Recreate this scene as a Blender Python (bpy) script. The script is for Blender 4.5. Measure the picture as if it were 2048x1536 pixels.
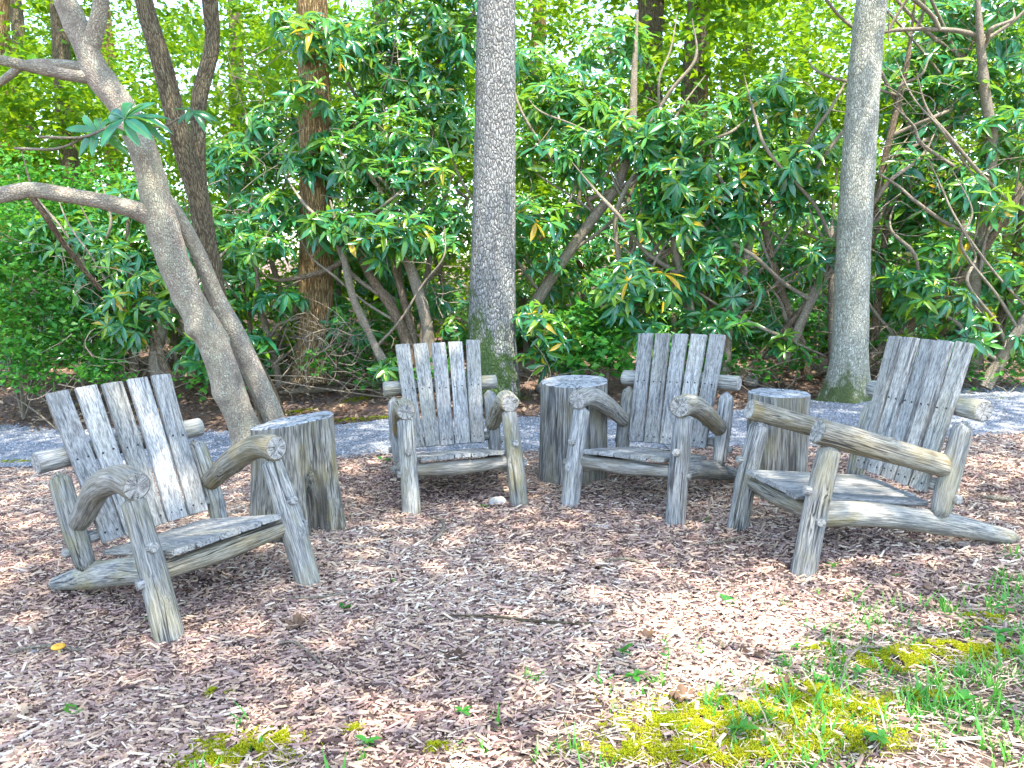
import bpy, math, random
import numpy as np
from mathutils import Vector, Matrix

# ------------------------------------------------------------------ scene, camera, sky, sun
for o in list(bpy.data.objects):
    bpy.data.objects.remove(o)
SC = bpy.context.scene
COL = SC.collection
R = math.radians
rng = np.random.default_rng(7)
random.seed(7)

CAM_H = 1.6
FPX, PITCH, ROLL = 1574.9, R(7.815), -0.00911
cam_d = bpy.data.cameras.new('camera')
cam = bpy.data.objects.new('camera', cam_d)
COL.objects.link(cam)
cam.matrix_world = Matrix.Translation((0, 0, CAM_H)) @ Matrix.Rotation(R(90) - PITCH, 4, 'X') @ Matrix.Rotation(ROLL, 4, 'Z')
cam_d.sensor_width = 36
cam_d.lens = FPX / 2048 * 36
cam_d.clip_start = 0.05
cam_d.clip_end = 2000
SC.camera = cam

SUN_EL, SUN_AZ = R(69), R(150)          # azimuth clockwise from +Y: behind the camera, to the right
w = bpy.data.worlds.new('World')
SC.world = w
w.use_nodes = True
wn = w.node_tree.nodes
sky = wn.new('ShaderNodeTexSky')
sky.sky_type = 'NISHITA'
sky.sun_disc = False
sky.sun_elevation = SUN_EL
sky.sun_rotation = SUN_AZ
w.node_tree.links.new(sky.outputs[0], wn['Background'].inputs[0])
wn['Background'].inputs[1].default_value = 0.15

sd = bpy.data.lights.new('sun', 'SUN')
sd.energy = 2.5
sd.angle = R(0.6)
sd.color = (1.0, 0.95, 0.86)
sun = bpy.data.objects.new('sun', sd)
COL.objects.link(sun)
sdir = Vector((math.sin(SUN_AZ) * math.cos(SUN_EL), math.cos(SUN_AZ) * math.cos(SUN_EL), math.sin(SUN_EL)))
sun.rotation_euler = sdir.to_track_quat('Z', 'Y').to_euler()
sun.location = sdir * 60

SC.view_settings.view_transform = 'Standard'
SC.view_settings.look = 'None'
SC.view_settings.gamma = 1
SC.view_settings.use_curve_mapping = False
SC.view_settings.exposure = 2.75
SC.render.engine = 'CYCLES'
SC.cycles.use_denoising = True
SC.cycles.max_bounces = 8
SC.cycles.diffuse_bounces = 4
SC.cycles.transmission_bounces = 6
SC.cycles.sample_clamp_indirect = 8


# ------------------------------------------------------------------ helpers
def tz(x, y):
    """height of the ground"""
    x = np.asarray(x, float); y = np.asarray(y, float)
    b = np.clip(y - 8.7 - 0.045 * np.minimum(x * x, 18), 0, 5.0) * 0.11 + np.clip(y - 13.7, 0, 60) * 0.05
    n = -0.012 + 0.006 * np.sin(x * 2.3 + 1.1 * np.sin(y * 1.7)) + 0.005 * np.sin(y * 3.1 + 0.8 * np.sin(x * 2.9))
    far = np.clip((y - 9) / 3, 0, 1)
    n2 = far * (0.10 * np.sin(x * 1.1 + 0.6) + 0.07 * np.sin(x * 2.7 + y * 1.3))
    side = 0.085 * (np.clip(x, -4.0, -1.2) + 1.2) + 0.045 * (np.clip(x, 1.3, 4.5) - 1.3)   # the clearing falls to the left, rises to the right
    return b + n + n2 + side


def at(px, py, Y):
    """point at depth Y (metres) seen at a photograph pixel"""
    dx, dy = px - 1024, py - 768
    c, s = math.cos(-ROLL), math.sin(-ROLL)
    dx, dy = dx * c - dy * s, dx * s + dy * c
    cp, sp = math.cos(PITCH), math.sin(PITCH)
    d = (dx / FPX, cp - (dy / FPX) * sp, -sp - (dy / FPX) * cp)
    k = Y / d[1]
    return np.array([d[0] * k, Y, CAM_H + d[2] * k])


def gnd(px, py):
    """ground point seen at a photograph pixel"""
    lo, hi = 1.0, 60.0
    for _ in range(50):
        m = (lo + hi) / 2
        p = at(px, py, m)
        if p[2] > tz(p[0], p[1]): lo = m
        else: hi = m
    p = at(px, py, lo)
    p[2] = float(tz(p[0], p[1]))
    return p


def link(o, parent=None):
    COL.objects.link(o)
    if parent is not None: o.parent = parent
    return o


def tag(o, label=None, cat=None, group=None, kind=None):
    if label: o['label'] = label
    if cat: o['category'] = cat
    if group: o['group'] = group
    if kind: o['kind'] = kind
    return o


def empty(name, loc=(0, 0, 0)):
    o = bpy.data.objects.new(name, None)
    o.empty_display_size = 0.2
    o.location = loc
    return link(o)


def mesh_data(name, V, quads=None, tris=None, mats=(), attrs=None, smooth=True, mat_idx=None):
    V = np.asarray(V, np.float32)
    quads = np.zeros((0, 4), int) if quads is None else np.asarray(quads, int).reshape(-1, 4)
    tris = np.zeros((0, 3), int) if tris is None else np.asarray(tris, int).reshape(-1, 3)
    me = bpy.data.meshes.new(name)
    me.vertices.add(len(V))
    me.vertices.foreach_set('co', V.ravel())
    nq, nt = len(quads), len(tris)
    me.loops.add(nq * 4 + nt * 3)
    me.loops.foreach_set('vertex_index', np.concatenate([quads.ravel(), tris.ravel()]).astype(np.int32))
    me.polygons.add(nq + nt)
    st = np.concatenate([np.arange(nq) * 4, nq * 4 + np.arange(nt) * 3]).astype(np.int32)
    me.polygons.foreach_set('loop_start', st)
    me.update(calc_edges=True)
    sm = np.full(nq + nt, smooth, bool) if isinstance(smooth, bool) else np.asarray(smooth, bool)
    me.polygons.foreach_set('use_smooth', sm)
    if mat_idx is not None:
        me.polygons.foreach_set('material_index', np.asarray(mat_idx, np.int32))
    for m in mats: me.materials.append(m)
    for k, a in (attrs or {}).items():
        a = np.asarray(a, np.float32)
        if a.ndim == 1:
            me.attributes.new(k, 'FLOAT', 'POINT').data.foreach_set('value', a)
        else:
            me.attributes.new(k, 'FLOAT_VECTOR', 'POINT').data.foreach_set('vector', a.ravel())
    me.validate()
    return me


def obj(name, me, parent=None):
    return link(bpy.data.objects.new(name, me), parent)


def catmull(P, n):
    P = np.asarray(P, float)
    if len(P) == 2:
        t = np.linspace(0, 1, n)[:, None]
        return P[0] * (1 - t) + P[1] * t
    Q = np.vstack([2 * P[0] - P[1], P, 2 * P[-1] - P[-2]])
    out = []
    seg = len(P) - 1
    for u in np.linspace(0, seg - 1e-6, n):
        i = int(u); t = u - i
        a, b, c, d = Q[i:i + 4]
        out.append(0.5 * (2 * b + (c - a) * t + (2 * a - 5 * b + 4 * c - d) * t * t + (3 * b - a - 3 * c + d) * t ** 3))
    return np.array(out)


def tube(path, radii, sides=20, rings=24, rough=0.04, seed=0, knots=(), caps=True, round_end=(0, 0), flare=None, oval=1.0):
    """a log: returns V, quads, tris, grain, cap face mask. radii given along the path"""
    r_ = np.random.default_rng(seed)
    P = catmull(path, rings)
    L = np.concatenate([[0], np.cumsum(np.linalg.norm(np.diff(P, axis=0), axis=1))])
    s = L / L[-1]
    rad = np.interp(np.linspace(0, 1, rings) if len(radii) == len(path) else s, np.linspace(0, 1, len(radii)), radii)
    T = np.gradient(P, axis=0); T /= np.linalg.norm(T, axis=1)[:, None]
    up = np.array([0.0, 0, 1]) if abs(T[0][2]) < 0.9 else np.array([1.0, 0, 0])
    N = np.cross(T[0], up); N /= np.linalg.norm(N)
    Ns = [N]
    for i in range(1, rings):
        N = N - T[i] * N.dot(T[i]); N /= np.linalg.norm(N); Ns.append(N)
    Ns = np.array(Ns); Bs = np.cross(T, Ns)
    a = np.arange(sides) / sides * 2 * np.pi
    ph = r_.uniform(0, 6.28, 12)
    am = r_.normal(0, 1, 12)
    A, S = np.meshgrid(a, L)
    k = 0
    d = np.zeros_like(A)
    for h in (1, 2, 3, 4):
        d += am[k % 12] / h ** 0.7 * np.sin(h * A + ph[k % 12] + 2.2 * np.sin(S * (1.3 + 0.9 * h) + ph[(k + 3) % 12]))
        k += 1
    d += 0.8 * am[6] * np.sin(S * 6.1 + ph[6]) + 0.6 * am[7] * np.sin(S * 11.3 + ph[7])
    rr = rad[:, None] * (1 + rough * 0.55 * d)
    for (ks, ka, kr, kh) in knots:      # position along (0-1), angle, size (m), height (m)
        da = (A - ka + np.pi) % (2 * np.pi) - np.pi
        dist2 = ((S - ks * L[-1]) / kr) ** 2 + (da * rad[:, None] / kr) ** 2
        rr = rr + kh * np.exp(-dist2)
    if flare is not None:
        rr = rr * (1 + flare(s[:, None], A))
    for e, n_ in ((0, round_end[0]), (1, round_end[1])):
        if n_ > 0:
            q = s * L[-1] if e == 0 else (1 - s) * L[-1]
            f = np.sqrt(np.clip(1 - (1 - np.clip(q / n_, 0, 1)) ** 2, 0.10, 1))
            rr = rr * f[:, None]
    V = P[:, None, :] + Ns[:, None, :] * (np.cos(A) * rr)[..., None] * oval + Bs[:, None, :] * (np.sin(A) * rr)[..., None]
    G = np.stack([np.cos(A) * rr, np.sin(A) * rr, S + r_.uniform(0, 50)], -1)
    V = V.reshape(-1, 3); G = G.reshape(-1, 3)
    i, j = np.meshgrid(np.arange(rings - 1), np.arange(sides), indexing='ij')
    j2 = (j + 1) % sides
    quads = np.stack([i * sides + j, i * sides + j2, (i + 1) * sides + j2, (i + 1) * sides + j], -1).reshape(-1, 4)
    tris = np.zeros((0, 3), int)
    if caps:
        tl = []
        for e in (0, rings - 1):
            sg = -1 if e == 0 else 1
            # bevel ring and centre
            ring = V[e * sides:(e + 1) * sides]
            base = len(V)
            c = ring.mean(0)
            inn = c + (ring - c) * 0.86 + T[e] * sg * 0.10 * rad[e]
            V = np.vstack([V, inn, (c + T[e] * sg * 0.11 * rad[e])[None]])
            G = np.vstack([G, G[e * sides:(e + 1) * sides] * np.array([0.86, 0.86, 1]), [[0, 0, G[e * sides][2]]]])
            jj = np.arange(sides); k2 = (jj + 1) % sides
            q = np.stack([e * sides + jj, e * sides + k2, base + k2, base + jj], -1)
            t = np.stack([base + jj, base + k2, np.full(sides, base + sides)], -1)
            if e == 0: q = q[:, ::-1]; t = t[:, ::-1]
            quads = np.vstack([quads, q]); tl.append(t)
        tris = np.vstack(tl)
    return V, quads, tris, G


def log(name, path, radii, mats, parent=None, **kw):
    V, q, t, G = tube(path, radii, **kw)
    me = mesh_data(name, V, q, t, mats, {'grain': G}, smooth=np.concatenate([np.ones(len(q), bool), np.zeros(len(t), bool)]),
                   mat_idx=np.concatenate([np.zeros(len(q)), np.full(len(t), 1 if len(mats) > 1 else 0)]))
    return obj(name, me, parent)


def merge(parts):
    """join (V, quads, tris, G) tuples"""
    Vs, Qs, Ts, Gs, n = [], [], [], [], 0
    for V, q, t, G in parts:
        Vs.append(V); Qs.append(q + n); Ts.append(t + n); Gs.append(G); n += len(V)
    return np.vstack(Vs), np.vstack(Qs), np.vstack(Ts), np.vstack(Gs)


# ------------------------------------------------------------------ materials
class NT:
    def __init__(s, name):
        s.m = bpy.data.materials.new(name); s.m.use_nodes = True
        s.t = s.m.node_tree; s.n = s.t.nodes
        s.p = s.n['Principled BSDF']; s.out = s.n['Material Output']

    def new(s, typ, **kw):
        n = s.n.new('ShaderNode' + typ)
        for k, v in kw.items(): setattr(n, k, v)
        return n

    def l(s, a, b): s.t.links.new(a, b)

    def attr(s, name): return s.new('Attribute', attribute_name=name)

    def vec(s, src, scale):
        n = s.new('Mapping'); s.l(src, n.inputs[0]); n.inputs['Scale'].default_value = scale
        return n.outputs[0]

    def noise(s, v, scale, detail=4, rough=0.55, dist=0.0):
        n = s.new('TexNoise'); s.l(v, n.inputs['Vector'])
        n.inputs['Scale'].default_value = scale; n.inputs['Detail'].default_value = detail
        n.inputs['Roughness'].default_value = rough; n.inputs['Distortion'].default_value = dist
        return n.outputs['Fac']

    def voro(s, v, scale, feature='F1', out='Distance'):
        n = s.new('TexVoronoi', feature=feature); s.l(v, n.inputs['Vector']); n.inputs['Scale'].default_value = scale
        return n.outputs[out]

    def ramp(s, f, stops):
        n = s.new('ValToRGB'); s.l(f, n.inputs[0])
        e = n.color_ramp.elements
        while len(e) < len(stops): e.new(0.5)
        for i, (p, c) in enumerate(stops):
            e[i].position = p
            e[i].color = (*c, 1) if not isinstance(c, (int, float)) else (c, c, c, 1)
        return n.outputs[0]

    def mix(s, f, a, b, blend='MIX'):
        n = s.new('Mix', data_type='RGBA', blend_type=blend)
        for v, i in ((f, 0), (a, 6), (b, 7)):
            if isinstance(v, (int, float)): n.inputs[i].default_value = v
            elif isinstance(v, tuple): n.inputs[i].default_value = (*v, 1)
            else: s.l(v, n.inputs[i])
        return n.outputs[2]

    def math(s, op, a, b=0.0):
        n = s.new('Math', operation=op)
        for i, v in enumerate((a, b)):
            if isinstance(v, (int, float)): n.inputs[i].default_value = v
            else: s.l(v, n.inputs[i])
        return n.outputs[0]

    def bump(s, h, strength, dist):
        n = s.new('Bump'); s.l(h, n.inputs['Height'])
        n.inputs['Strength'].default_value = strength; n.inputs['Distance'].default_value = dist
        s.l(n.outputs[0], s.p.inputs['Normal'])
        return n

    def done(s, col, rough=0.8, spec=0.3):
        if isinstance(col, tuple): s.p.inputs['Base Color'].default_value = (*col, 1)
        else: s.l(col, s.p.inputs['Base Color'])
        if isinstance(rough, (int, float)): s.p.inputs['Roughness'].default_value = rough
        else: s.l(rough, s.p.inputs['Roughness'])
        s.p.inputs['Specular IOR Level'].default_value = spec
        return s.m


def wood_mat(name, fx, fz, dark, mid, light, warm, warm_amt=0.35, stain_amt=0.75, ck_amt=0.85):
    """weathered wood: streaks along the grain, drying checks, object to object shade"""
    n = NT(name)
    g = n.attr('grain').outputs['Vector']
    oi = n.new('ObjectInfo').outputs['Random']
    off = n.new('CombineXYZ'); n.l(n.math('MULTIPLY', oi, 37.0), off.inputs[2]); n.l(n.math('MULTIPLY', oi, 11.0), off.inputs[0])
    va = n.new('VectorMath', operation='ADD'); n.l(g, va.inputs[0]); n.l(off.outputs[0], va.inputs[1]); g2 = va.outputs[0]
    st = n.noise(n.vec(g2, (fx, fx, fz)), 1.0, 5, 0.62, 0.25)
    fine = n.noise(n.vec(g2, (fx * 3.2, fx * 3.2, fz * 2.4)), 1.0, 3, 0.6)
    blotch = n.noise(n.vec(g2, (7, 7, 3.0)), 1.0, 4, 0.6)
    col = n.ramp(st, [(0.33, dark), (0.47, mid), (0.63, light)])
    col = n.mix(n.ramp(fine, [(0.37, 0.9), (0.49, 0.0)]), col, tuple(c * 0.42 for c in mid))
    col = n.mix(n.ramp(fine, [(0.55, 0.0), (0.72, 0.55)]), col, tuple(min(1, c * 1.35) for c in light))
    col = n.mix(n.math('MULTIPLY', n.ramp(blotch, [(0.48, 0.0), (0.68, 1.0)]), warm_amt), col, warm)
    stain = n.noise(n.vec(g2, (9, 9, 1.2)), 1.0, 3, 0.5)
    col = n.mix(n.ramp(stain, [(0.62, 0.0), (0.70, stain_amt)]), col, tuple(c * 0.8 for c in dark))
    ck = n.noise(n.vec(g2, (26, 26, 0.8)), 1.0, 2, 0.4, 0.4)
    crack = n.ramp(n.math('ABSOLUTE', n.math('SUBTRACT', ck, 0.5)), [(0.006, 1.0), (0.02, 0.0)])
    sel = n.ramp(n.noise(n.vec(g2, (5, 5, 1.5)), 1.0, 2), [(0.47, 0.0), (0.55, 1.0)])
    crack = n.math('MULTIPLY', crack, sel)
    col = n.mix(n.math('MULTIPLY', crack, ck_amt), col, (0.03, 0.03, 0.032))
    br = n.math('ADD', 0.66, n.math('MULTIPLY', oi, 0.30))
    hs = n.new('HueSaturation'); n.l(col, hs.inputs['Color']); n.l(br, hs.inputs['Value']); n.l(n.math('ADD', 0.8, n.math('MULTIPLY', n.math('FRACT', n.math('MULTIPLY', oi, 7.3)), 0.9)), hs.inputs['Saturation'])
    h = n.math('SUBTRACT', n.math('ADD', n.math('MULTIPLY', st, 0.6), n.math('MULTIPLY', fine, 0.4)), n.math('MULTIPLY', crack, 0.8))
    n.bump(h, 0.75, 0.012)
    return n.done(hs.outputs[0], 0.78, 0.25)


def end_mat(name, base, dark):
    n = NT(name)
    g = n.attr('grain').outputs['Vector']
    sx = n.new('SeparateXYZ'); n.l(g, sx.inputs[0])
    ang = n.math('ARCTAN2', sx.outputs[1], sx.outputs[0])
    r2 = n.math('SQRT', n.math('ADD', n.math('MULTIPLY', sx.outputs[0], sx.outputs[0]), n.math('MULTIPLY', sx.outputs[1], sx.outputs[1])))
    wob = n.noise(n.vec(g, (25, 25, 1)), 1.0, 3)
    rings = n.math('SINE', n.math('MULTIPLY', n.math('ADD', r2, n.math('MULTIPLY', wob, 0.012)), 700.0))
    cv = n.new('CombineXYZ'); n.l(ang, cv.inputs[0]); n.l(n.math('MULTIPLY', r2, 4.0), cv.inputs[1]); n.l(sx.outputs[2], cv.inputs[2])
    rad = n.noise(n.vec(cv.outputs[0], (2.2, 1, 3)), 1.0, 3, 0.6)
    crack = n.ramp(n.math('ABSOLUTE', n.math('SUBTRACT', rad, 0.5)), [(0.006, 1.0), (0.026, 0.0)])
    blot = n.noise(n.vec(g, (40, 40, 3)), 1.0, 4, 0.65)
    col = n.ramp(blot, [(0.3, dark), (0.55, base), (0.75, tuple(min(1, c * 1.3) for c in base))])
    col = n.mix(n.math('MULTIPLY', n.ramp(rings, [(0.2, 0.0), (1.0, 1.0)]), 0.35), col, dark)
    col = n.mix(n.math('MULTIPLY', crack, 0.8), col, (0.025, 0.024, 0.024))
    n.bump(n.math('SUBTRACT', n.math('MULTIPLY', rings, 0.15), crack), 0.6, 0.01)
    return n.done(col, 0.85, 0.2)


M = {}
M['log'] = wood_mat('weathered_log', 80, 5.5, (0.11, 0.115, 0.12), (0.28, 0.275, 0.255), (0.45, 0.44, 0.40), (0.32, 0.28, 0.16), 0.5, 0.6)
M['arm_log'] = wood_mat('weathered_arm_log', 70, 5.0, (0.11, 0.10, 0.08), (0.285, 0.26, 0.21), (0.44, 0.415, 0.35), (0.29, 0.235, 0.13), 0.6, 0.4)
M['log_end'] = end_mat('weathered_log_end', (0.40, 0.38, 0.34), (0.15, 0.14, 0.125))
M['plank'] = wood_mat('weathered_plank', 95, 14, (0.13, 0.13, 0.13), (0.34, 0.335, 0.315), (0.50, 0.49, 0.455), (0.36, 0.335, 0.26), 0.35, 0.25, 0.6)
M['stump'] = wood_mat('stump_side', 44, 3.4, (0.06, 0.057, 0.052), (0.23, 0.22, 0.195), (0.43, 0.41, 0.36), (0.28, 0.24, 0.13), 0.6)
M['stump_top'] = end_mat('stump_top', (0.36, 0.365, 0.36), (0.16, 0.16, 0.155))


def bark_mat(name, fx, fz, ridge, fissure, mott, moss=(0.07, 0.11, 0.015), moss_amt=0.0, width=0.09, depth=0.02, moss_top=1.0, sp=16, spa=.55):
    n = NT(name)
    g = n.attr('grain').outputs['Vector']
    nz = n.new('TexNoise'); n.l(n.vec(g, (9, 9, 4)), nz.inputs['Vector']); nz.inputs['Scale'].default_value = 1.0; nz.inputs['Detail'].default_value = 3
    va = n.new('VectorMath', operation='MULTIPLY_ADD'); n.l(nz.outputs['Color'], va.inputs[0])
    va.inputs[1].default_value = (0.06, 0.06, 0.25); n.l(g, va.inputs[2])
    v = n.voro(n.vec(va.outputs[0], (fx, fx, fz)), 1.0, 'DISTANCE_TO_EDGE')
    v2 = n.voro(n.vec(va.outputs[0], (fx * 2.3, fx * 2.3, fz * 1.8)), 1.0, 'DISTANCE_TO_EDGE')
    h = n.math('ADD', n.ramp(v, [(0.0, 0.0), (width * 2.2, 1.0)]), n.math('MULTIPLY', n.ramp(v2, [(0.0, 0.0), (0.15, 1.0)]), 0.35))
    big = n.noise(n.vec(g, (3, 3, 1.6)), 1.0, 5, 0.6)
    fine = n.noise(n.vec(g, (90, 90, 40)), 1.0, 3, 0.6)
    col = n.mix(n.ramp(big, [(0.38, 0.0), (0.66, 1.0)]), ridge, mott)
    col = n.mix(n.ramp(fine, [(0.4, 0.5), (0.6, 0.0)]), col, tuple(c * 0.5 for c in ridge))
    spot = n.noise(n.vec(g, (sp, sp, sp * .7)), 1.0, 6, 0.75)
    col = n.mix(n.ramp(spot, [(0.36, spa), (0.47, 0.0)]), col, tuple(c * 0.45 for c in ridge))
    col = n.mix(n.ramp(spot, [(0.54, 0.0), (0.64, spa)]), col, tuple(min(1, c * 1.4) for c in mott))
    col = n.mix(n.ramp(v, [(width * 0.35, 0.9), (width, 0.0)]), col, fissure)
    col = n.mix(n.ramp(v2, [(0.02, 0.4), (0.08, 0.0)]), col, fissure)
    if moss_amt > 0:
        z = n.attr('height').outputs['Fac']
        mm = n.noise(n.vec(g, (7, 7, 5)), 1.0, 5, 0.7)
        mk = n.math('ADD', n.math('SUBTRACT', mm, 0.5), n.math('SUBTRACT', moss_amt, n.math('MULTIPLY', z, moss_top)))
        col = n.mix(n.ramp(mk, [(0.0, 0.0), (0.16, 0.85)]), col, moss)
    n.bump(n.math('ADD', h, n.math('MULTIPLY', fine, 0.3)), 1.0, depth)
    return n.done(col, 0.9, 0.15)


M['oak'] = bark_mat('oak_bark', 34, 14, (0.39, 0.385, 0.355), (0.115, 0.11, 0.10), (0.49, 0.48, 0.445), (0.06, 0.12, 0.01), 0.34, 0.11, 0.02, 0.30)
M['ash'] = bark_mat('pale_bark', 48, 22, (0.45, 0.445, 0.35), (0.18, 0.175, 0.13), (0.56, 0.555, 0.47), (0.07, 0.10, 0.015), 0.16, 0.10, 0.010, 0.55, 26, .85)
M['smooth'] = bark_mat('smooth_bark', 60, 36, (0.54, 0.45, 0.36), (0.29, 0.22, 0.16), (0.47, 0.46, 0.33), (0.12, 0.19, 0.03), 0.0, 0.08, 0.010, 1.0, 13, .8)
M['brown'] = bark_mat('brown_bark', 40, 3.2, (0.44, 0.29, 0.13), (0.12, 0.07, 0.03), (0.50, 0.37, 0.18), (0.12, 0.16, 0.02), 0.0, 0.2, 0.025)
M['dark'] = bark_mat('dark_bark', 60, 9, (0.23, 0.18, 0.11), (0.065, 0.045, 0.028), (0.27, 0.23, 0.14), (0.12, 0.16, 0.02), 0.0, 0.16, 0.012)
M['stem'] = bark_mat('shrub_bark', 90, 14, (0.27, 0.19, 0.12), (0.08, 0.05, 0.03), (0.33, 0.28, 0.19), (0.12, 0.16, 0.02), 0.0, 0.14, 0.006)
M['twig'] = bark_mat('twig_bark', 120, 40, (0.33, 0.27, 0.19), (0.10, 0.08, 0.05), (0.38, 0.33, 0.26), (0.12, 0.16, 0.02), 0.0, 0.1, 0.003)


def leaf_mat(name, stops, trans, rough=0.35, tamt=0.35, spec=0.5, rib=None):
    """leaf: per-leaf colour from 'tint', pale midrib from 'rib', light passes through"""
    n = NT(name)
    t = n.attr('tint').outputs['Fac']
    col = n.ramp(t, stops)
    if rib is not None:
        col = n.mix(n.ramp(n.attr('rib').outputs['Fac'], [(0.78, 0.0), (0.97, 0.7)]), col, rib)
    n.done(col, rough, spec)
    tr = n.new('BsdfTranslucent')
    n.l(n.mix(0.5, col, trans), tr.inputs[0])
    mx = n.new('MixShader'); mx.inputs[0].default_value = tamt
    n.l(n.p.outputs[0], mx.inputs[1]); n.l(tr.outputs[0], mx.inputs[2]); n.l(mx.outputs[0], n.out.inputs[0])
    return n.m


M['rhodo'] = leaf_mat('rhododendron_leaf', [(0.0, (0.012, 0.125, 0.085)), (0.35, (0.022, 0.18, 0.08)), (0.68, (0.075, 0.25, 0.03)), (0.92, (0.21, 0.33, 0.02)), (0.985, (0.55, 0.33, 0.02))],
                      (0.36, 0.60, 0.02), 0.22, 0.40, 0.75, (0.10, 0.22, 0.06))
M['bright'] = leaf_mat('sunny_leaf', [(0.0, (0.03, 0.14, 0.006)), (0.5, (0.075, 0.215, 0.008)), (1.0, (0.19, 0.29, 0.008))], (0.33, 0.46, 0.008), 0.5, 0.52, 0.3)
M['bush'] = leaf_mat('bush_leaf', [(0.0, (0.02, 0.13, 0.02)), (0.5, (0.04, 0.20, 0.025)), (1.0, (0.10, 0.28, 0.03))], (0.20, 0.55, 0.04), 0.4, 0.4, 0.4)
M['grass'] = leaf_mat('grass_blade', [(0.0, (0.04, 0.22, 0.03)), (0.6, (0.11, 0.36, 0.035)), (0.8, (0.2, 0.33, 0.05)), (0.9, (0.5, 0.42, 0.25))], (0.25, 0.5, 0.05), 0.45, 0.35, 0.4)
M['moss'] = leaf_mat('moss', [(0.0, (0.12, 0.18, 0.006)), (0.5, (0.29, 0.31, 0.010)), (1.0, (0.44, 0.40, 0.015))], (0.45, 0.5, 0.02), 0.8, 0.3, 0.1)
M['litter'] = leaf_mat('dead_leaf', [(0.0, (0.07, 0.04, 0.025)), (0.5, (0.20, 0.12, 0.07)), (1.0, (0.42, 0.30, 0.19))], (0.3, 0.18, 0.08), 0.7, 0.15, 0.25)
M['chip'] = leaf_mat('wood_chip', [(0.0, (0.07, 0.04, 0.032)), (0.2, (0.22, 0.135, 0.11)), (0.42, (0.36, 0.25, 0.21)), (0.62, (0.43, 0.285, 0.185)), (0.82, (0.53, 0.40, 0.28)), (1.0, (0.66, 0.56, 0.44))],
                     (0.3, 0.2, 0.1), 0.8, 0.0, 0.2)


def simple(name, col, rough=0.8, nscale=30, var=0.5, spec=0.25, bump=0.5, bd=0.01):
    n = NT(name)
    g = n.new('TexCoord').outputs['Object']
    f = n.noise(g, nscale, 5, 0.65)
    c = n.ramp(f, [(0.3, tuple(x * (1 - var) for x in col)), (0.7, tuple(min(1, x * (1 + var)) for x in col))])
    n.bump(f, bump, bd)
    return n.done(c, rough, spec)


M['rock'] = simple('stone', (0.30, 0.29, 0.27), 0.85, 18, 0.4)
M['nail'] = simple('iron_nail', (0.03, 0.028, 0.027), 0.6, 50, 0.3)
M['cap'] = simple('mushroom_cap', (0.70, 0.36, 0.04), 0.5, 40, 0.25)
M['stalk'] = simple('mushroom_stalk', (0.65, 0.50, 0.22), 0.6, 40, 0.2)


def ground_mat():
    n = NT('ground_soil')
    g = n.new('TexCoord').outputs['Object']
    fine = n.noise(n.vec(g, (38, 60, 38)), 1.0, 6, 0.7, 0.4)
    med = n.noise(n.vec(g, (9, 9, 9)), 1.0, 4, 0.6)
    big = n.noise(n.vec(g, (1.1, 1.1, 1.1)), 1.0, 3, 0.5)
    col = n.ramp(fine, [(0.30, (0.045, 0.027, 0.02)), (0.48, (0.16, 0.10, 0.075)), (0.62, (0.27, 0.18, 0.125)), (0.75, (0.40, 0.30, 0.21))])
    col = n.mix(n.ramp(med, [(0.35, 0.45), (0.6, 0.0)]), col, (0.09, 0.062, 0.055))
    col = n.mix(n.ramp(big, [(0.5, 0.0), (0.7, 0.35)]), col, (0.26, 0.21, 0.19))
    n.bump(n.math('ADD', fine, n.math('MULTIPLY', med, 0.7)), 1.0, 0.03)
    return n.done(col, 0.92, 0.15)


def gravel_mat():
    n = NT('gravel')
    g = n.new('TexCoord').outputs['Object']
    vv = n.new('TexVoronoi'); n.l(g, vv.inputs['Vector']); vv.inputs['Scale'].default_value = 70
    sx = n.new('SeparateColor'); n.l(vv.outputs['Color'], sx.inputs[0])
    col = n.ramp(sx.outputs[0], [(0.0, (0.08, 0.082, 0.09)), (0.5, (0.19, 0.195, 0.208)), (1.0, (0.36, 0.365, 0.375))])
    big = n.noise(g, 1.6, 5, 0.65)
    col = n.mix(n.ramp(big, [(0.52, 0.0), (0.72, 0.5)]), col, (0.13, 0.115, 0.105))
    n.bump(vv.outputs['Distance'], 0.9, -0.012)
    return n.done(col, 0.9, 0.2)


M['ground'] = ground_mat()
M['gravel'] = gravel_mat()
M['pebble'] = leaf_mat('pebble', [(0.0, (0.10, 0.105, 0.12)), (0.5, (0.21, 0.225, 0.25)), (1.0, (0.42, 0.435, 0.46))], (0.2, 0.2, 0.2), 0.85, 0.0, 0.25)

# ------------------------------------------------------------------ ground and path
xs = np.concatenate([np.linspace(-90, -12, 18), np.linspace(-11.5, 11.5, 140), np.linspace(12, 90, 18)])
ys = np.concatenate([np.linspace(-60, -1, 14), np.linspace(0, 16, 120), np.linspace(16.5, 45, 36), np.linspace(50, 160, 12)])
X, Y = np.meshgrid(xs, ys)
V = np.stack([X, Y, tz(X, Y)], -1).reshape(-1, 3)
nx = len(xs)
i, j = np.meshgrid(np.arange(len(ys) - 1), np.arange(nx - 1), indexing='ij')
Q = np.stack([i * nx + j, i * nx + j + 1, (i + 1) * nx + j + 1, (i + 1) * nx + j], -1).reshape(-1, 4)
tag(obj('ground', mesh_data('ground', V, Q, None, [M['ground']])), 'brown soil floor of the clearing and woods', kind='structure')


def near_edge(x): return 7.05 + 0.03 * np.minimum(np.clip(-x, 0, 9) ** 2, 22) + 0.07 * np.sin(x * 1.3 + 0.5) + 0.04 * np.sin(x * 4.1)
def far_edge(x): return 8.68 + 0.055 * np.minimum(x * x, 18) + 0.12 * np.sin(x * 0.9 + 2.0) + 0.05 * np.sin(x * 3.7)


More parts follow.
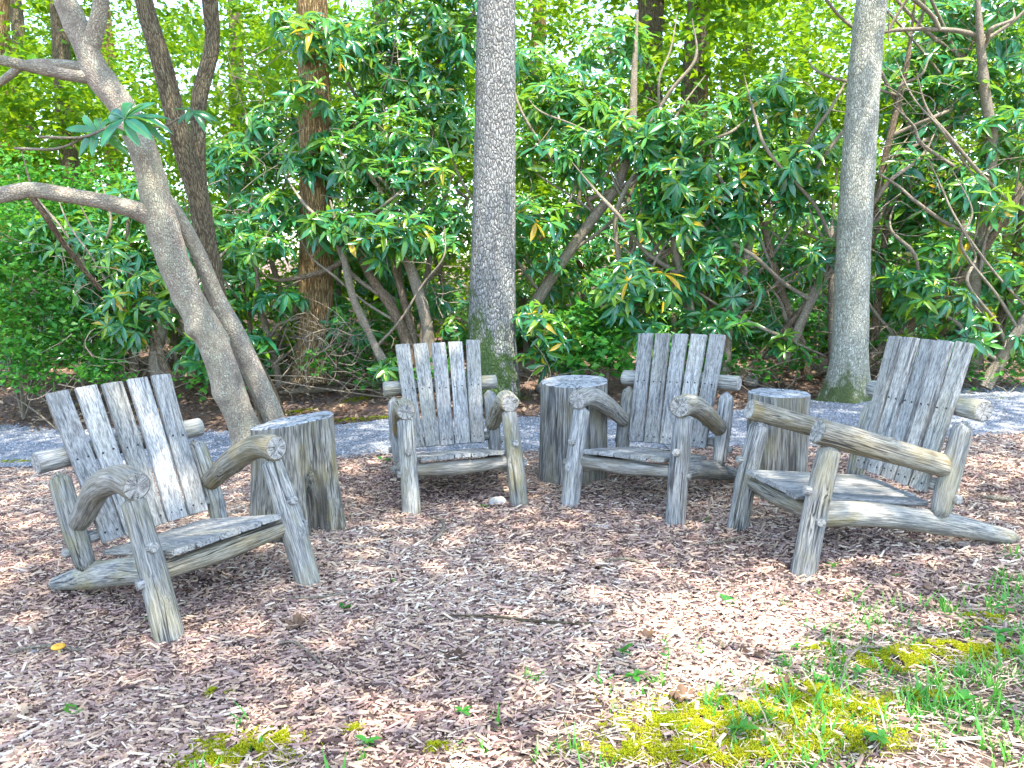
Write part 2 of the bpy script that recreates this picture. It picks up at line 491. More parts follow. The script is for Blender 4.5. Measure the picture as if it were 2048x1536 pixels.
px_ = np.linspace(-14, 14, 240)
nt = 14
V = []
for u in np.linspace(0, 1, nt):
    yy = near_edge(px_) * (1 - u) + far_edge(px_) * u
    V.append(np.stack([px_, yy, tz(px_, yy) + 0.006 + 0.02 * np.sin(u * np.pi)], -1))
V = np.array(V).reshape(-1, 3)
i, j = np.meshgrid(np.arange(nt - 1), np.arange(len(px_) - 1), indexing='ij')
n_ = len(px_)
Q = np.stack([i * n_ + j, i * n_ + j + 1, (i + 1) * n_ + j + 1, (i + 1) * n_ + j], -1).reshape(-1, 4)
tag(obj('path', mesh_data('path', V, Q, None, [M['gravel']])), 'blue grey gravel footpath crossing behind the chairs', kind='structure')


# ------------------------------------------------------------------ scattering helpers
def rotmats(n, yaw=None, tilt=0.3, rngl=rng):
    yaw = rngl.uniform(0, 2 * np.pi, n) if yaw is None else yaw
    a = rngl.normal(0, tilt, n); b = rngl.normal(0, tilt, n)
    cz, sz = np.cos(yaw), np.sin(yaw)
    ca, sa = np.cos(a), np.sin(a); cb, sb = np.cos(b), np.sin(b)
    Z = np.zeros((n, 3, 3)); Z[:, 0, 0] = cz; Z[:, 0, 1] = -sz; Z[:, 1, 0] = sz; Z[:, 1, 1] = cz; Z[:, 2, 2] = 1
    A = np.zeros((n, 3, 3)); A[:, 0, 0] = 1; A[:, 1, 1] = ca; A[:, 1, 2] = -sa; A[:, 2, 1] = sa; A[:, 2, 2] = ca
    B = np.zeros((n, 3, 3)); B[:, 1, 1] = 1; B[:, 0, 0] = cb; B[:, 0, 2] = sb; B[:, 2, 0] = -sb; B[:, 2, 2] = cb
    return Z @ A @ B


def axis_mats(D, roll, spin=None):
    """rotation matrices whose local z goes to D"""
    D = D / np.linalg.norm(D, axis=1)[:, None]
    ref = np.where(np.abs(D[:, 2:3]) < 0.95, np.array([[0, 0, 1.0]]), np.array([[1.0, 0, 0]]))
    Xa = np.cross(ref, D); Xa /= np.linalg.norm(Xa, axis=1)[:, None]
    Ya = np.cross(D, Xa)
    c, s = np.cos(roll)[:, None], np.sin(roll)[:, None]
    return np.stack([Xa * c + Ya * s, -Xa * s + Ya * c, D], -1)


def scatter(tv, tq, tt, P, Rm, S, tint, extra=None, jit=0.0):
    """copy a template to many places; returns V, quads, tris, attrs"""
    n, m = len(P), len(tv)
    S = S if S.ndim == 2 else np.repeat(S[:, None], 3, 1)
    V = np.einsum('nij,nmj->nmi', Rm, tv[None] * S[:, None, :]) + P[:, None, :]
    o = (np.arange(n) * m)[:, None, None]
    q = (tq[None] + o).reshape(-1, 4) if tq is not None and len(tq) else None
    t = (tt[None] + o).reshape(-1, 3) if tt is not None and len(tt) else None
    at_ = {'tint': np.repeat(tint, m) if np.ndim(tint) == 1 else np.asarray(tint).ravel()}
    if extra is not None: at_['rib'] = np.tile(extra, n)
    return V.reshape(-1, 3), q, t, at_


def in_view(x, y, m=0.25): return np.abs(x) < y * 0.66 + m


# wood chips
CH_V = np.array([(-.5, -.5, 0), (.5, -.5, 0), (.5, .5, 0), (-.5, .5, 0), (-.44, -.1, 1), (.46, .1, 1)], float)
CH_Q = np.array([(0, 1, 5, 4), (2, 3, 4, 5)])
CH_T = np.array([(1, 2, 5), (3, 0, 4)])


def lawn(x, y):
    """1 where grass and moss take over from the chips (the right foreground)"""
    e = 2.60 + 0.40 * x + 0.02 * x * x + 0.12 * np.sin(x * 5.1) + 0.08 * np.sin(x * 11 + y * 7)
    return 1 / (1 + np.exp((y - e) * 8))


N = 200000
y = 2.15 + (7.6 - 2.15) * rng.random(N) ** 1.25
x = rng.uniform(-1, 1, N) * (y * 0.66 + 0.3)
keep = (y < near_edge(x) + rng.normal(0, 0.07, N)) & (rng.random(N) > lawn(x, y) * 0.86)
x, y = x[keep], y[keep]
N = len(x)
ln = np.clip(rng.lognormal(math.log(0.0225), 0.62, N), 0.007, 0.12)
wd = np.clip(ln * rng.uniform(0.07, 0.28, N), 0.003, 0.014)
S = np.stack([ln, wd, rng.uniform(0.002, 0.007, N)], -1)
tint = np.clip(rng.beta(1.3, 1.25, N) + 0.10 * np.sin(x * 1.7 + y * 2.1), 0, 1)
P = np.stack([x, y, tz(x, y) + rng.uniform(-0.006, 0.020, N)], -1)
yaw = rng.normal(0.15, 0.85, N) + rng.integers(0, 2, N) * np.pi
V, q, t, a = scatter(CH_V, CH_Q, CH_T, P, rotmats(N, yaw, 0.24), S, tint)
tag(obj('wood_chips', mesh_data('wood_chips', V, q, t, [M['chip']], a, smooth=False)),
    'loose brown and tan wood chip mulch spread under the chairs', 'mulch', kind='stuff')

# loose stones on the path
N = 26000
x = rng.uniform(-8, 8, N); u = rng.random(N)
y = near_edge(x) * (1 - u) + far_edge(x) * u + rng.normal(0, 0.06, N)
PB_V = np.array([(1, 0, 0), (-.6, .8, 0), (-.5, -.85, 0), (.05, 0, .8)], float)
PB_T = np.array([(0, 1, 3), (1, 2, 3), (2, 0, 3)])
s = rng.lognormal(math.log(0.009), 0.35, N)
P = np.stack([x, y, tz(x, y) + 0.006 + 0.02 * np.sin(np.clip(u, 0, 1) * np.pi)], -1)
V, q, t, a = scatter(PB_V, None, PB_T, P, rotmats(N, None, 0.2), s, rng.random(N))
tag(obj('loose_gravel', mesh_data('loose_gravel', V, q, t, [M['pebble']], a, smooth=False)), 'small loose grey stones lying over the footpath', 'gravel', kind='stuff')

# leaf template: pointed ellipse, folded along the midrib, drooping.  length 1 along +x
def leaf_template(w=0.135, fold=0.05, droop=0.25, st=(0.0, 0.3, 0.68, 1.0), prof=(0.08, 0.88, 0.92, 0.0)):
    V, rib = [], []
    for s_, p in zip(st, prof):
        z = -droop * s_ * s_
        for sg in (-1, 0, 1):
            V.append((s_, sg * w * p, z + (fold * p if sg else 0))); rib.append(1.0 if sg == 0 else 0.0)
    Q = []
    for k in range(len(st) - 1):
        Q += [(k * 3, k * 3 + 3, k * 3 + 4, k * 3 + 1), (k * 3 + 1, k * 3 + 4, k * 3 + 5, k * 3 + 2)]
    return np.array(V, float), np.array(Q), np.array(rib)


LV, LQ, LRIB = leaf_template()


def whorl_arrays(rg, n, up=0.25, length=1.0):
    """a rosette of n leaves round a bud, local z = axis; leaf length about `length`"""
    Vs, Qs, ti, ri = [], [], [], []
    k = 0
    base = rg.uniform(0, 6.28)
    for i_ in range(n):
        a_ = base + i_ * 2.399 + rg.normal(0, 0.12)
        el = up + rg.normal(0, 0.16) - 0.18 * (i_ / n)
        ll = length * rg.uniform(0.55, 1.1)
        droop = rg.uniform(0.08, 0.6)
        v = LV.copy(); v[:, 2] *= droop / 0.25
        v[:, 2] += np.where(LRIB > 0.5, 0, 0.0)
        v = v * ll
        tw = rg.normal(0, 0.25)
        v = np.stack([v[:, 0], v[:, 1] * math.cos(tw) - v[:, 2] * math.sin(tw), v[:, 1] * math.sin(tw) + v[:, 2] * math.cos(tw)], -1)
        ce, se = math.cos(el), math.sin(el)
        v = np.stack([v[:, 0] * ce - v[:, 2] * se + 0.03 * length, v[:, 1], v[:, 0] * se + v[:, 2] * ce], -1)
        ca, sa = math.cos(a_), math.sin(a_)
        v = np.stack([v[:, 0] * ca - v[:, 1] * sa, v[:, 0] * sa + v[:, 1] * ca, v[:, 2]], -1)
        Vs.append(v); Qs.append(LQ + k); k += len(v)
        ti.append(np.full(len(v), rg.random())); ri.append(LRIB)
    return np.vstack(Vs), np.vstack(Qs), np.concatenate(ti), np.concatenate(ri)


WH = [whorl_arrays(np.random.default_rng(100 + k), 5 + (k * 5) % 8, (0.30, -.15, .1, -.4, .45, -.05, .2)[k % 7]) for k in range(14)]
WH_ME = []


# ------------------------------------------------------------------ log chairs
def box_plank(L, W, T, rg, seed, n=8, wav=0.004):
    """plank along +z from 0 to L, width x, thickness y; rounded edges, slightly uneven"""
    b = min(0.006, T * 0.3)
    prof = [(-W / 2 + b, -T / 2), (W / 2 - b, -T / 2), (W / 2, -T / 2 + b), (W / 2, T / 2 - b), (W / 2 - b, T / 2), (-W / 2 + b, T / 2), (-W / 2, T / 2 - b), (-W / 2, -T / 2 + b)]
    prof = np.array(prof)
    m = len(prof)
    zz = np.concatenate([[0], np.linspace(0.006, L - 0.006, n), [L]])
    ph = rg.uniform(0, 6.28, 4)
    V, G = [], []
    for k, z in enumerate(zz):
        sc = 0.975 if k in (0, len(zz) - 1) else 1.0
        p = prof * sc
        ex = wav * 0.5 * math.sin(z * 5 + ph[0]); ey = wav * math.sin(z * 3.2 + ph[1])
        wv = 1 + 0.012 * math.sin(z * 7 + ph[2])
        tilt = 0.03 * (p[:, 0] / W) * wav / 0.004
        V.append(np.stack([p[:, 0] * wv + ex, p[:, 1] + ey + tilt * 0.1, np.full(m, z)], -1))
        G.append(np.stack([p[:, 0] + seed * 1.7, p[:, 1], np.full(m, z + seed * 3.1)], -1))
    V = np.vstack(V); G = np.vstack(G)
    K = len(zz)
    i, j = np.meshgrid(np.arange(K - 1), np.arange(m), indexing='ij')
    j2 = (j + 1) % m
    q = np.stack([i * m + j, i * m + j2, (i + 1) * m + j2, (i + 1) * m + j], -1).reshape(-1, 4)
    t = []
    for e, flip in ((0, True), (K - 1, False)):
        c = len(V)
        V = np.vstack([V, V[e * m:(e + 1) * m].mean(0)]); G = np.vstack([G, G[e * m:(e + 1) * m].mean(0)])
        for j_ in range(m):
            tri = (e * m + j_, e * m + (j_ + 1) % m, c)
            t.append(tri[::-1] if flip else tri)
    return V, q, np.array(t), G


def disc(r, h, n=8, dome=0.3):
    a_ = np.arange(n) / n * 2 * np.pi
    V = np.vstack([np.stack([np.cos(a_) * r, np.sin(a_) * r, np.zeros(n)], -1), np.stack([np.cos(a_) * r * .85, np.sin(a_) * r * .85, np.full(n, h)], -1), [[0, 0, h * (1 + dome)]]])
    q = np.array([(k, (k + 1) % n, n + (k + 1) % n, n + k) for k in range(n)])
    t = np.array([(n + k, n + (k + 1) % n, 2 * n) for k in range(n)])
    return V, q, t


LOGM = [M['log'], M['log_end']]
ARMM = [M['arm_log'], M['log_end']]
NAIL = None


def place_on_axis(o, p, d):
    o.location = Vector(p)
    o.rotation_euler = Vector(d).to_track_quat('Z', 'Y').to_euler()


def chair(x, y, yaw, z, tx, ty, sc, label, seed, arms, slat_w=0.121, top_half=0.350, bot_half=0.303, leg_r=(0.066, 0.056), run_z=.015):
    global NAIL
    rg = np.random.default_rng(seed)
    root = empty('log_chair', (x, y, z + float(tz(x, y)) * 0.0))
    root.rotation_euler = (Matrix.Rotation(yaw, 3, 'Z') @ Matrix.Rotation(ty, 3, 'Y') @ Matrix.Rotation(tx, 3, 'X')).to_euler()
    root.scale = (sc, sc, sc)
    tag(root, label, 'chair', 'rustic log chairs in a half circle')
    sd_ = [seed * 100]

    def lg(name, path, radii, **kw):
        sd_[0] += 1
        kw.setdefault('rough', 0.05); kw.setdefault('sides', 22); kw.setdefault('rings', 22)
        return log(name, path, radii, ARMM if name in ('arm', 'front_rail') else LOGM, root, seed=sd_[0], **kw)

    for k, s_ in enumerate((-1, 1)):
        # front leg: leans back under the arm, cut end in the mulch
        kn = [(rg.uniform(.25, .75), rg.uniform(0, 6.28), 0.022, 0.014) for _ in range(2)] + [(0.45, 3.3 + s_ * 0.6, 0.02, 0.012)]
        lg('front_leg', [(s_ * .388, -.012, -.07), (s_ * .382, .075, .33), (s_ * .376, .165, .655)], (leg_r[0], leg_r[0] * .98, leg_r[1]), knots=kn, round_end=(0, 0.03))
        # arm
        a = arms[k]
        P = [(s_ * px, py, pz) for px, py, pz in a['path']]
        lg('arm', P, a['r'], rings=30, rough=0.055, knots=[(rg.uniform(.3, .7), rg.uniform(0, 6.28), 0.025, 0.012)], round_end=(0, 0.03))
        # rear post standing on the side runner
        lg('rear_post', [(s_ * .386, .805, .185), (s_ * .392, .868, .43), (s_ * .388, .955, .705)], (.048, .058, .054), round_end=(.05, .05), knots=[(rg.uniform(.3, .8), rg.uniform(0, 6.28), .02, .012)])
        # runner: front leg down to the ground behind
        lg('side_runner', [(s_ * .318, .075, .275), (s_ * .335, .42, .235), (s_ * .365, .86, .135 + run_z * .15), (s_ * .405, 1.29, run_z)], (.066, .068, .066, .036), rings=30, round_end=(.01, .07),
           knots=[(.55, 4.0 - s_, .025, .014), (.3, 2.0 + s_, .02, .01)])
    lg('front_rail', [(-.345, .085, .285), (0, .08, .278), (.345, .085, .285)], (.043, .052, .045))
    lg('rear_rail', [(-.46, 1.006, .772), (0, 1.010, .778), (.46, 1.006, .772)], (.060, .055, .058), rough=0.06)
    lg('lower_rear_rail', [(-.34, .838, .352), (.34, .838, .352)], (.034, .034), rough=0.05)
    # seat boards, front to back
    nb = 5
    wseat = .60
    for b in range(nb):
        wb = wseat / nb
        xx = (b - (nb - 1) / 2) * wb
        sd_[0] += 1
        Vv, q, t, G = box_plank(.80, wb - .004, .028, rg, sd_[0], 8, 0.003)
        me = mesh_data('seat_board', Vv, q, t, [M['plank']], {'grain': G}, smooth=False)
        o = obj('seat_board', me, root)
        d = Vector((0, .79, -.115 - .002 * b)).normalized()
        zax = d; xax = Vector((1, 0, 0)); yax = zax.cross(xax)
        o.matrix_local = Matrix.Translation((xx, .02 + rg.uniform(-.006, .006), .368 + rg.uniform(-.002, .002))) @ Matrix((xax, yax, zax)).transposed().to_4x4()
    # back slats, fanned
    B0, T0 = Vector((0, .774, .318)), Vector((0, 1.039, 1.122))
    for b in range(5):
        f = (b - 2) / 2
        pb = B0 + Vector((f * (bot_half - slat_w / 2), 0, 0)); pt = T0 + Vector((f * (top_half - slat_w / 2), 0, rg.uniform(-.003, .003)))
        L = (pt - pb).length
        sd_[0] += 1
        Vv, q, t, G = box_plank(L, slat_w - .005, .034, rg, sd_[0], 12, 0.005)
        me = mesh_data('back_slat', Vv, q, t, [M['plank']], {'grain': G}, smooth=False)
        o = obj('back_slat', me, root)
        zax = (pt - pb).normalized(); yax = Vector((0, 1, 0)); xax = yax.cross(zax).normalized(); yax = zax.cross(xax)
        o.matrix_local = Matrix.Translation(pb + yax * rg.uniform(-.004, .004)) @ Matrix((xax, yax, zax)).transposed().to_4x4() @ Matrix.Rotation(rg.normal(0, .05), 4, 'Z')
        if NAIL is None:
            v, q, t = disc(.0062, .0025, 8); NAIL = mesh_data('nail', v, q, t, [M['nail']])
        for zz in (.045, L * .555):
            for xn in (-.03, .028):
                nl = obj('nail', NAIL, o)
                nl.location = (xn + rg.uniform(-.005, .005), -.0175, zz + rg.uniform(-.006, .006)); nl.rotation_euler = (R(90), 0, 0)
    # round wooden plugs over the bolts
    for s_ in (-1, 1):
        for (p, d) in (((s_ * .383, .030, .425), (0, -1, .25)), ((s_ * .446, .060, .27), (s_, -.1, 0)), ((s_ * .444, .865, .30), (s_, 0, 0))):
            Vv, q, t, G = tube([(0, 0, -.03), (0, 0, .018)], (.027, .024), 14, 5, 0.05, sd_[0])
            sd_[0] += 1
            o = obj('wooden_plug', mesh_data('wooden_plug', Vv, q, t, LOGM, {'grain': G}, mat_idx=np.concatenate([np.zeros(len(q)), np.ones(len(t))])), root)
            place_on_axis(o, p, d)
    return root


def bent(f=0.0, r=0.066, rise=.05, out=0.0):
    return dict(path=[(.376, .105, .705), (.378 + out, .26, .715 + rise * .35), (.382 + out, .50, .625 + rise), (.378, .72, .50 + rise * .4), (.376, .86, .435)], r=(r * 1.04, r * 1.03, r, r * .93, r * .8))
def mild(r=0.066, lift=0.0):
    return dict(path=[(.376, .100, .712), (.378, .28, .700 + lift), (.382, .55, .600 + lift), (.376, .86, .448)], r=(r * 1.03, r * 1.03, r, r * .84))
def straight(r=0.066):
    return dict(path=[(.376, .10, .735), (.378, .40, .630), (.376, .87, .462)], r=(r * 1.05, r, r * .95))


chair(-1.342, 3.726, .893, -.005, -.076, -.057, .992, 'log chair nearest the left edge, facing right, with bent arms', 11, [bent(r=.066, rise=.04), mild(.066, .008)], run_z=.035)
chair(-.327, 5.349, .228, -.006, -.036, -.030, .991, 'log chair in front of the thick grey oak trunk, facing straight out', 23, [bent(r=.064, rise=.0), bent(r=.066, rise=.0)], run_z=.04)
chair(.730, 5.192, -.595, .012, -.014, -.022, 1.019, 'log chair between two stumps, turned slightly to the left', 35, [mild(.066, .015), mild(.069, .0)])
chair(1.498, 4.466, -1.391, .011, .052, -.013, 1.017, 'log chair at the right seen side-on, with straight sloping arms', 47, [straight(.062), straight(.066)], slat_w=.110, top_half=.342, bot_half=.308)


# ------------------------------------------------------------------ stump tables
def stump(cx, cy, rt, rb, h, tilt, label, seed, lobes, notch=None):
    rg = np.random.default_rng(seed)
    root = empty('tree_stump', (cx, cy, float(tz(cx, cy))))
    tag(root, label, 'stump', 'stump tables between the chairs')
    sides, rings = 72, 30
    A, Z = np.meshgrid(np.arange(sides) / sides * 2 * np.pi, np.linspace(0, 1, rings))
    rad = rb + (rt - rb) * (1 - (1 - Z) ** 1.9)
    ph = rg.uniform(0, 6.28, 6)
    lob = sum(am * np.exp(-((((A - aa + np.pi) % (2 * np.pi)) - np.pi) / ww) ** 2) for aa, ww, am in lobes)
    rad = rad * (1 + (0.22 + 0.78 * (1 - Z) ** 1.5) * lob + .018 * np.sin(5 * A + ph[0] + Z) + .012 * np.sin(11 * A + ph[1] + 2 * Z) + .008 * np.sin(19 * A + ph[2]))
    if notch:
        na, nw, nd, nz = notch
        da = ((A - na - 0.25 * (1 - Z) + np.pi) % (2 * np.pi)) - np.pi
        rad = rad * (1 - nd * np.exp(-(da / nw) ** 2) * np.clip((nz - Z) / .25, 0, 1))
    zz = -.06 + (h + .06) * Z + Z * (tilt[0] * np.cos(A) + tilt[1] * np.sin(A)) * rt
    V = np.stack([np.cos(A) * rad, np.sin(A) * rad, zz], -1).reshape(-1, 3)
    G = np.stack([np.cos(A) * rad, np.sin(A) * rad, Z * h + seed], -1).reshape(-1, 3)
    i, j = np.meshgrid(np.arange(rings - 1), np.arange(sides), indexing='ij'); j2 = (j + 1) % sides
    q = np.stack([i * sides + j, i * sides + j2, (i + 1) * sides + j2, (i + 1) * sides + j], -1).reshape(-1, 4)
    obj('side', mesh_data('side', V, q, None, [M['stump']], {'grain': G}), root)
    # sawn top: rings stepping inwards, slightly uneven
    top = V[-sides:]; c = top.mean(0)
    Vt, Gt = [], []
    fr = [1.0, .985, .93, .8, .6, .35, .12]
    for k, f in enumerate(fr):
        p = c + (top - c) * f
        p[:, 2] += (0.0 if k == 0 else .006) + .004 * np.sin(p[:, 0] * 23 + ph[3]) * (k > 1) + .003 * np.sin(p[:, 1] * 31 + ph[4]) * (k > 1)
        Vt.append(p); Gt.append(np.stack([(p[:, 0] - c[0]) * .8, (p[:, 1] - c[1]) * .8, np.full(sides, seed)], -1))
    Vt = np.vstack(Vt); Gt = np.vstack(Gt)
    i, j = np.meshgrid(np.arange(len(fr) - 1), np.arange(sides), indexing='ij'); j2 = (j + 1) % sides
    q = np.stack([i * sides + j, i * sides + j2, (i + 1) * sides + j2, (i + 1) * sides + j], -1).reshape(-1, 4)
    cc = len(Vt); Vt = np.vstack([Vt, c + np.array([0, 0, .006])]); Gt = np.vstack([Gt, [[0, 0, seed]]])
    tt = np.array([(cc - sides + k, cc - sides + (k + 1) % sides, cc) for k in range(sides)])
    obj('sawn_top', mesh_data('sawn_top', Vt, q, tt, [M['stump_top']], {'grain': Gt}), root)
    return root


stump(-1.425, 5.05, .255, .285, .715, (.16, -.02), 'tall grey stump with a split root notch, right of the leftmost chair', 61,
      [(-.45, .38, .36), (3.4, .5, .12), (-1.9, .55, .16)], notch=(-1.05, .13, .55, .62))
stump(.50, 6.18, .262, .262, .775, (.02, .05), 'grey stump bulging at its foot, between the two middle chairs', 62, [(3.5, .5, .16), (-2.3, .4, .12), (0, .6, -.04)])
stump(1.92, 5.60, .212, .205, .74, (-.02, .0), 'straight round stump with pale ringed top, left of the side-on chair', 63, [(-1.9, .6, .08), (2.0, .7, .05)])


# ------------------------------------------------------------------ trees
def trunk_mesh(name, path, radii, mat, parent, seed, flare=None, sides=40, rings=60, rough=.03, knots=(), base_z=0.0, caps=False, mossdir=None):
    V, q, t, G = tube(path, radii, sides, rings, rough, seed, knots, caps, flare=flare)
    hgt = V[:, 2] - base_z
    if mossdir is not None:
        c = np.array([path[0][0], path[0][1]])
        dd = (V[:, :2] - c) @ np.array(mossdir)
        hgt = hgt + np.clip(.32 - dd, 0, 1) * 1.6
    return obj(name, mesh_data(name, V, q, t, [mat], {'grain': G, 'height': hgt}), parent)


def leaf_cloud(P, size, rg, flat=0.7, shape=0.55):
    """simple leaves: bent diamonds"""
    tv = np.array([(0, 0, 0), (.5, .5 * shape, .10), (1, 0, -.08), (.5, -.5 * shape, .10)], float)
    tt = np.array([(0, 1, 2), (0, 2, 3)])
    n = len(P)
    return scatter(tv, None, tt, P, rotmats(n, None, flat, rg), size * rg.uniform(.6, 1.3, n), rg.random(n))


def crown(name, blobs, per_m3, size, mat, parent, seed, flat=0.7):
    """leaves through the volume of several blobs (centre, radii), in clumps"""
    rg = np.random.default_rng(seed)
    Ps = []
    for c, r in blobs:
        c = np.array(c); r = np.array(r) * np.ones(3)
        ncl = max(4, int(per_m3 * np.prod(r) * 4.19 / 40))
        d = rg.normal(0, 1, (ncl, 3)); d /= np.linalg.norm(d, axis=1)[:, None]
        cc = c + d * r * (rg.random((ncl, 1)) ** .45)
        n = 40
        p = cc[:, None, :] + rg.normal(0, 1, (ncl, n, 3)) * np.array([.42, .42, .16]) * np.clip(r.mean() * .35, .25, 1.0)
        Ps.append(p.reshape(-1, 3))
    P = np.vstack(Ps)
    V, q, t, a = leaf_cloud(P, size, rg, flat)
    return obj(name, mesh_data(name, V, q, t, [mat], a, smooth=False), parent)


def flare_f(amount, z0, lobes):
    def f(s, A):
        k = np.clip(1 - s / z0, 0, 1) ** 2.2
        return k * amount * (1 + .45 * np.cos(lobes * A + 1.0) + .25 * np.cos((lobes + 2) * A))
    return f


# the thick grey oak
Yo = 9.55
po = [at(983, 800, Yo), at(985, 765, Yo), at(985, 640, Yo), at(987, 480, Yo), at(990, 250, Yo), at(993, 0, Yo)]
oak = empty('oak_tree', tuple(po[1]))
tag(oak, 'thick straight grey oak trunk with plated bark and mossy foot behind the chairs', 'tree')
inv = lambda root, pts: [np.array(p) - np.array(root.location) for p in pts]
top = po[-1]
po2 = po + [top + np.array([.05, 0, 2.2]), top + np.array([.0, -.3, 4.6])]
trunk_mesh('trunk', inv(oak, po2), (.34, .315, .285, .262, .240, .222, .20, .14), M['oak'], oak, 5, flare=flare_f(.16, .10, 3), sides=64, rings=110, rough=.018, mossdir=(-.85, -.5))
for k, (dx, dy, dz, r) in enumerate(((-3.2, -3.5, 2.4, .10), (3.0, -3.8, 2.8, .10), (.4, -5.2, 3.2, .10), (-2.5, 2.0, 3, .09), (2.5, 2.2, 3, .09))):
    b = top + np.array([0, 0, 1.6 + .5 * k])
    trunk_mesh('limb', inv(oak, [b, b + np.array([dx * .4, dy * .4, dz * .55]), b + np.array([dx, dy, dz])]), (r, r * .7, r * .3), M['oak'], oak, 50 + k, sides=10, rings=12)
OAK_TOP = top

# the pale tree on the right, leaning a little
Yr = 9.15
pr = [at(1692, 822, Yr), at(1694, 790, Yr), at(1700, 690, Yr), at(1706, 520, Yr), at(1722, 250, Yr), at(1744, 0, Yr)]
ash = empty('pale_tree', tuple(pr[1]))
tag(ash, 'slimmer pale lichen-speckled trunk with mossy flared foot behind the right chair', 'tree')
topr = pr[-1]
trunk_mesh('trunk', inv(ash, pr + [topr + np.array([.25, 0, 2.4]), topr + np.array([.5, -.4, 4.6])]), (.25, .225, .200, .188, .178, .165, .14, .09), M['ash'], ash, 6, flare=flare_f(.55, .075, 4), sides=56, rings=110, rough=.02)
for k, (dx, dy, dz, r) in enumerate(((2.6, -3.0, 2.4, .08), (-2.2, -3.6, 2.8, .08), (3.0, 1.0, 3.0, .08), (.2, -4.8, 3.4, .08))):
    b = topr + np.array([.2, 0, 1.8 + .5 * k])
    trunk_mesh('limb', inv(ash, [b, b + np.array([dx * .4, dy * .4, dz * .55]), b + np.array([dx, dy, dz])]), (r, r * .7, r * .3), M['ash'], ash, 60 + k, sides=10, rings=12)


def crown_to(parent, blobs, dens, size, mat, seed, flat=.7):
    off = np.array(parent.location)
    return crown('crown', [(np.array(c) - off, r) for c, r in blobs], dens, size, mat, parent, seed, flat)


crown_to(oak, [((-.6, 5.2, 10.6), (2.8, 2.0, 1.2)), ((-3.8, 5.0, 10.0), (2.8, 2.8, 1.3)), ((.6, 2.2, 10.2), (3.0, 2.6, 1.3)), ((-2.6, 1.8, 10.8), (2.5, 2.4, 1.2)),
               ((.1, -1.7, 11.0), (2.2, 1.1, 1.0)), ((2.2, 2.0, 11.2), (1.6, 1.0, .9)), ((-.4, -.6, 11.4), (2.6, 2.2, 1.2)), ((2.6, 4.0, 11.6), (2.6, 2.2, 1.2))], 82, .20, M['bright'], 71)  # unseen overhead leaves, blobs placed to shade the clearing and leave sun gaps
crown_to(ash, [((4.6, 5.0, 9.6), (2.6, 2.8, 1.3)), ((3.9, 2.0, 10.4), (2.4, 2.2, 1.2)),
               ((5.2, -.2, 10.8), (2.4, 2.2, 1.2)), ((6.9, 4.4, 9.8), (2.2, 2.0, 1.0))], 82, .20, M['bright'], 72)  # out-of-view leaves, shaped to block sun from the right side and path

crown_to(oak, [((2.0, -.1, 11.0), (2.2, 1.4, 1.1))], 80, .18, M['bright'], 75)  # extra unseen leaf clump, added to filter the sun pool in the foreground

# brown trunk at the left behind the thicket
Yb = 10.5
pbn = [at(634, 760, Yb), at(632, 690, Yb), at(632, 560, Yb), at(632, 380, Yb), at(628, 200, Yb), at(624, 0, Yb), at(622, -150, Yb)]
bt = empty('brown_tree', tuple(pbn[0]))
tag(bt, 'reddish brown ridged trunk behind leaves, left of the thick oak', 'tree')
trunk_mesh('trunk', inv(bt, pbn + [pbn[-1] + np.array([0, 0, 3.5])]), (.27, .245, .225, .21, .20, .19, .18, .13), M['brown'], bt, 8, flare=flare_f(.25, .08, 3), sides=40, rings=60)
crown_to(bt, [((-2.8, 11.5, 9.2), (2.6, 2.2, 1.5)), ((-4.2, 12.5, 10.5), (2.6, 2.4, 1.5))], 60, .16, M['bright'], 73)

# the leaning multi-stemmed tree on the left
Yl = 7.15
base = gnd(500, 905)
lt = empty('leaning_tree', (base[0], Yl, 0))
tag(lt, 'crooked leaning multi-stemmed tree with smooth mottled bark behind the leftmost chair', 'tree')
def lp(pts): return inv(lt, [at(px, py, Yd) for px, py, Yd in pts])
def pr_(*px): return [p * .5 * Yl / FPX for p in px]
trunk_mesh('trunk', lp([(505, 925, 7.2), (490, 860, 7.15), (462, 790, 7.1), (428, 690, 7.05), (385, 610, 7.0), (352, 540, 6.95), (326, 455, 6.9), (306, 370, 6.9), (283, 290, 6.9), (245, 215, 6.9), (196, 150, 6.9), (165, 80, 6.9), (130, 0, 6.9), (105, -70, 6.9)]),
           pr_(74, 66, 58, 56, 58, 56, 62, 54, 46, 46, 50, 44, 38, 36), M['smooth'], lt, 9, sides=48, rings=190, rough=.05,
           knots=[(k_ / 40 + .01, (k_ * 2.4) % 6.28, .05 + .03 * ((k_ * 7) % 5) / 5, .008 + .018 * ((k_ * 3) % 4) / 4) for k_ in range(39)] + [(.04, 3.6, .09, .045), (.30, 2.6, .07, .05), (.46, 1.2, .06, .03), (.56, .3, .07, .05), (.155, 2.8, .07, .03), (.40, 5.5, .08, .03), (.22, 4.0, .08, .02)])
trunk_mesh('stem', lp([(562, 905, 7.35), (548, 835, 7.35), (505, 740, 7.35), (462, 655, 7.3), (430, 590, 7.25), (392, 500, 7.1), (352, 425, 7.0), (318, 375, 6.95)]), pr_(46, 42, 44, 42, 32, 30, 26, 20), M['smooth'], lt, 12, sides=24, rings=60, rough=.04, knots=[(.3, .5, .05, .03)])
trunk_mesh('limb', lp([(172, 120, 6.9), (188, 70, 6.85), (200, 20, 6.8), (206, -60, 6.75)]), pr_(36, 32, 26, 24), M['smooth'], lt, 13, sides=20, rings=20)
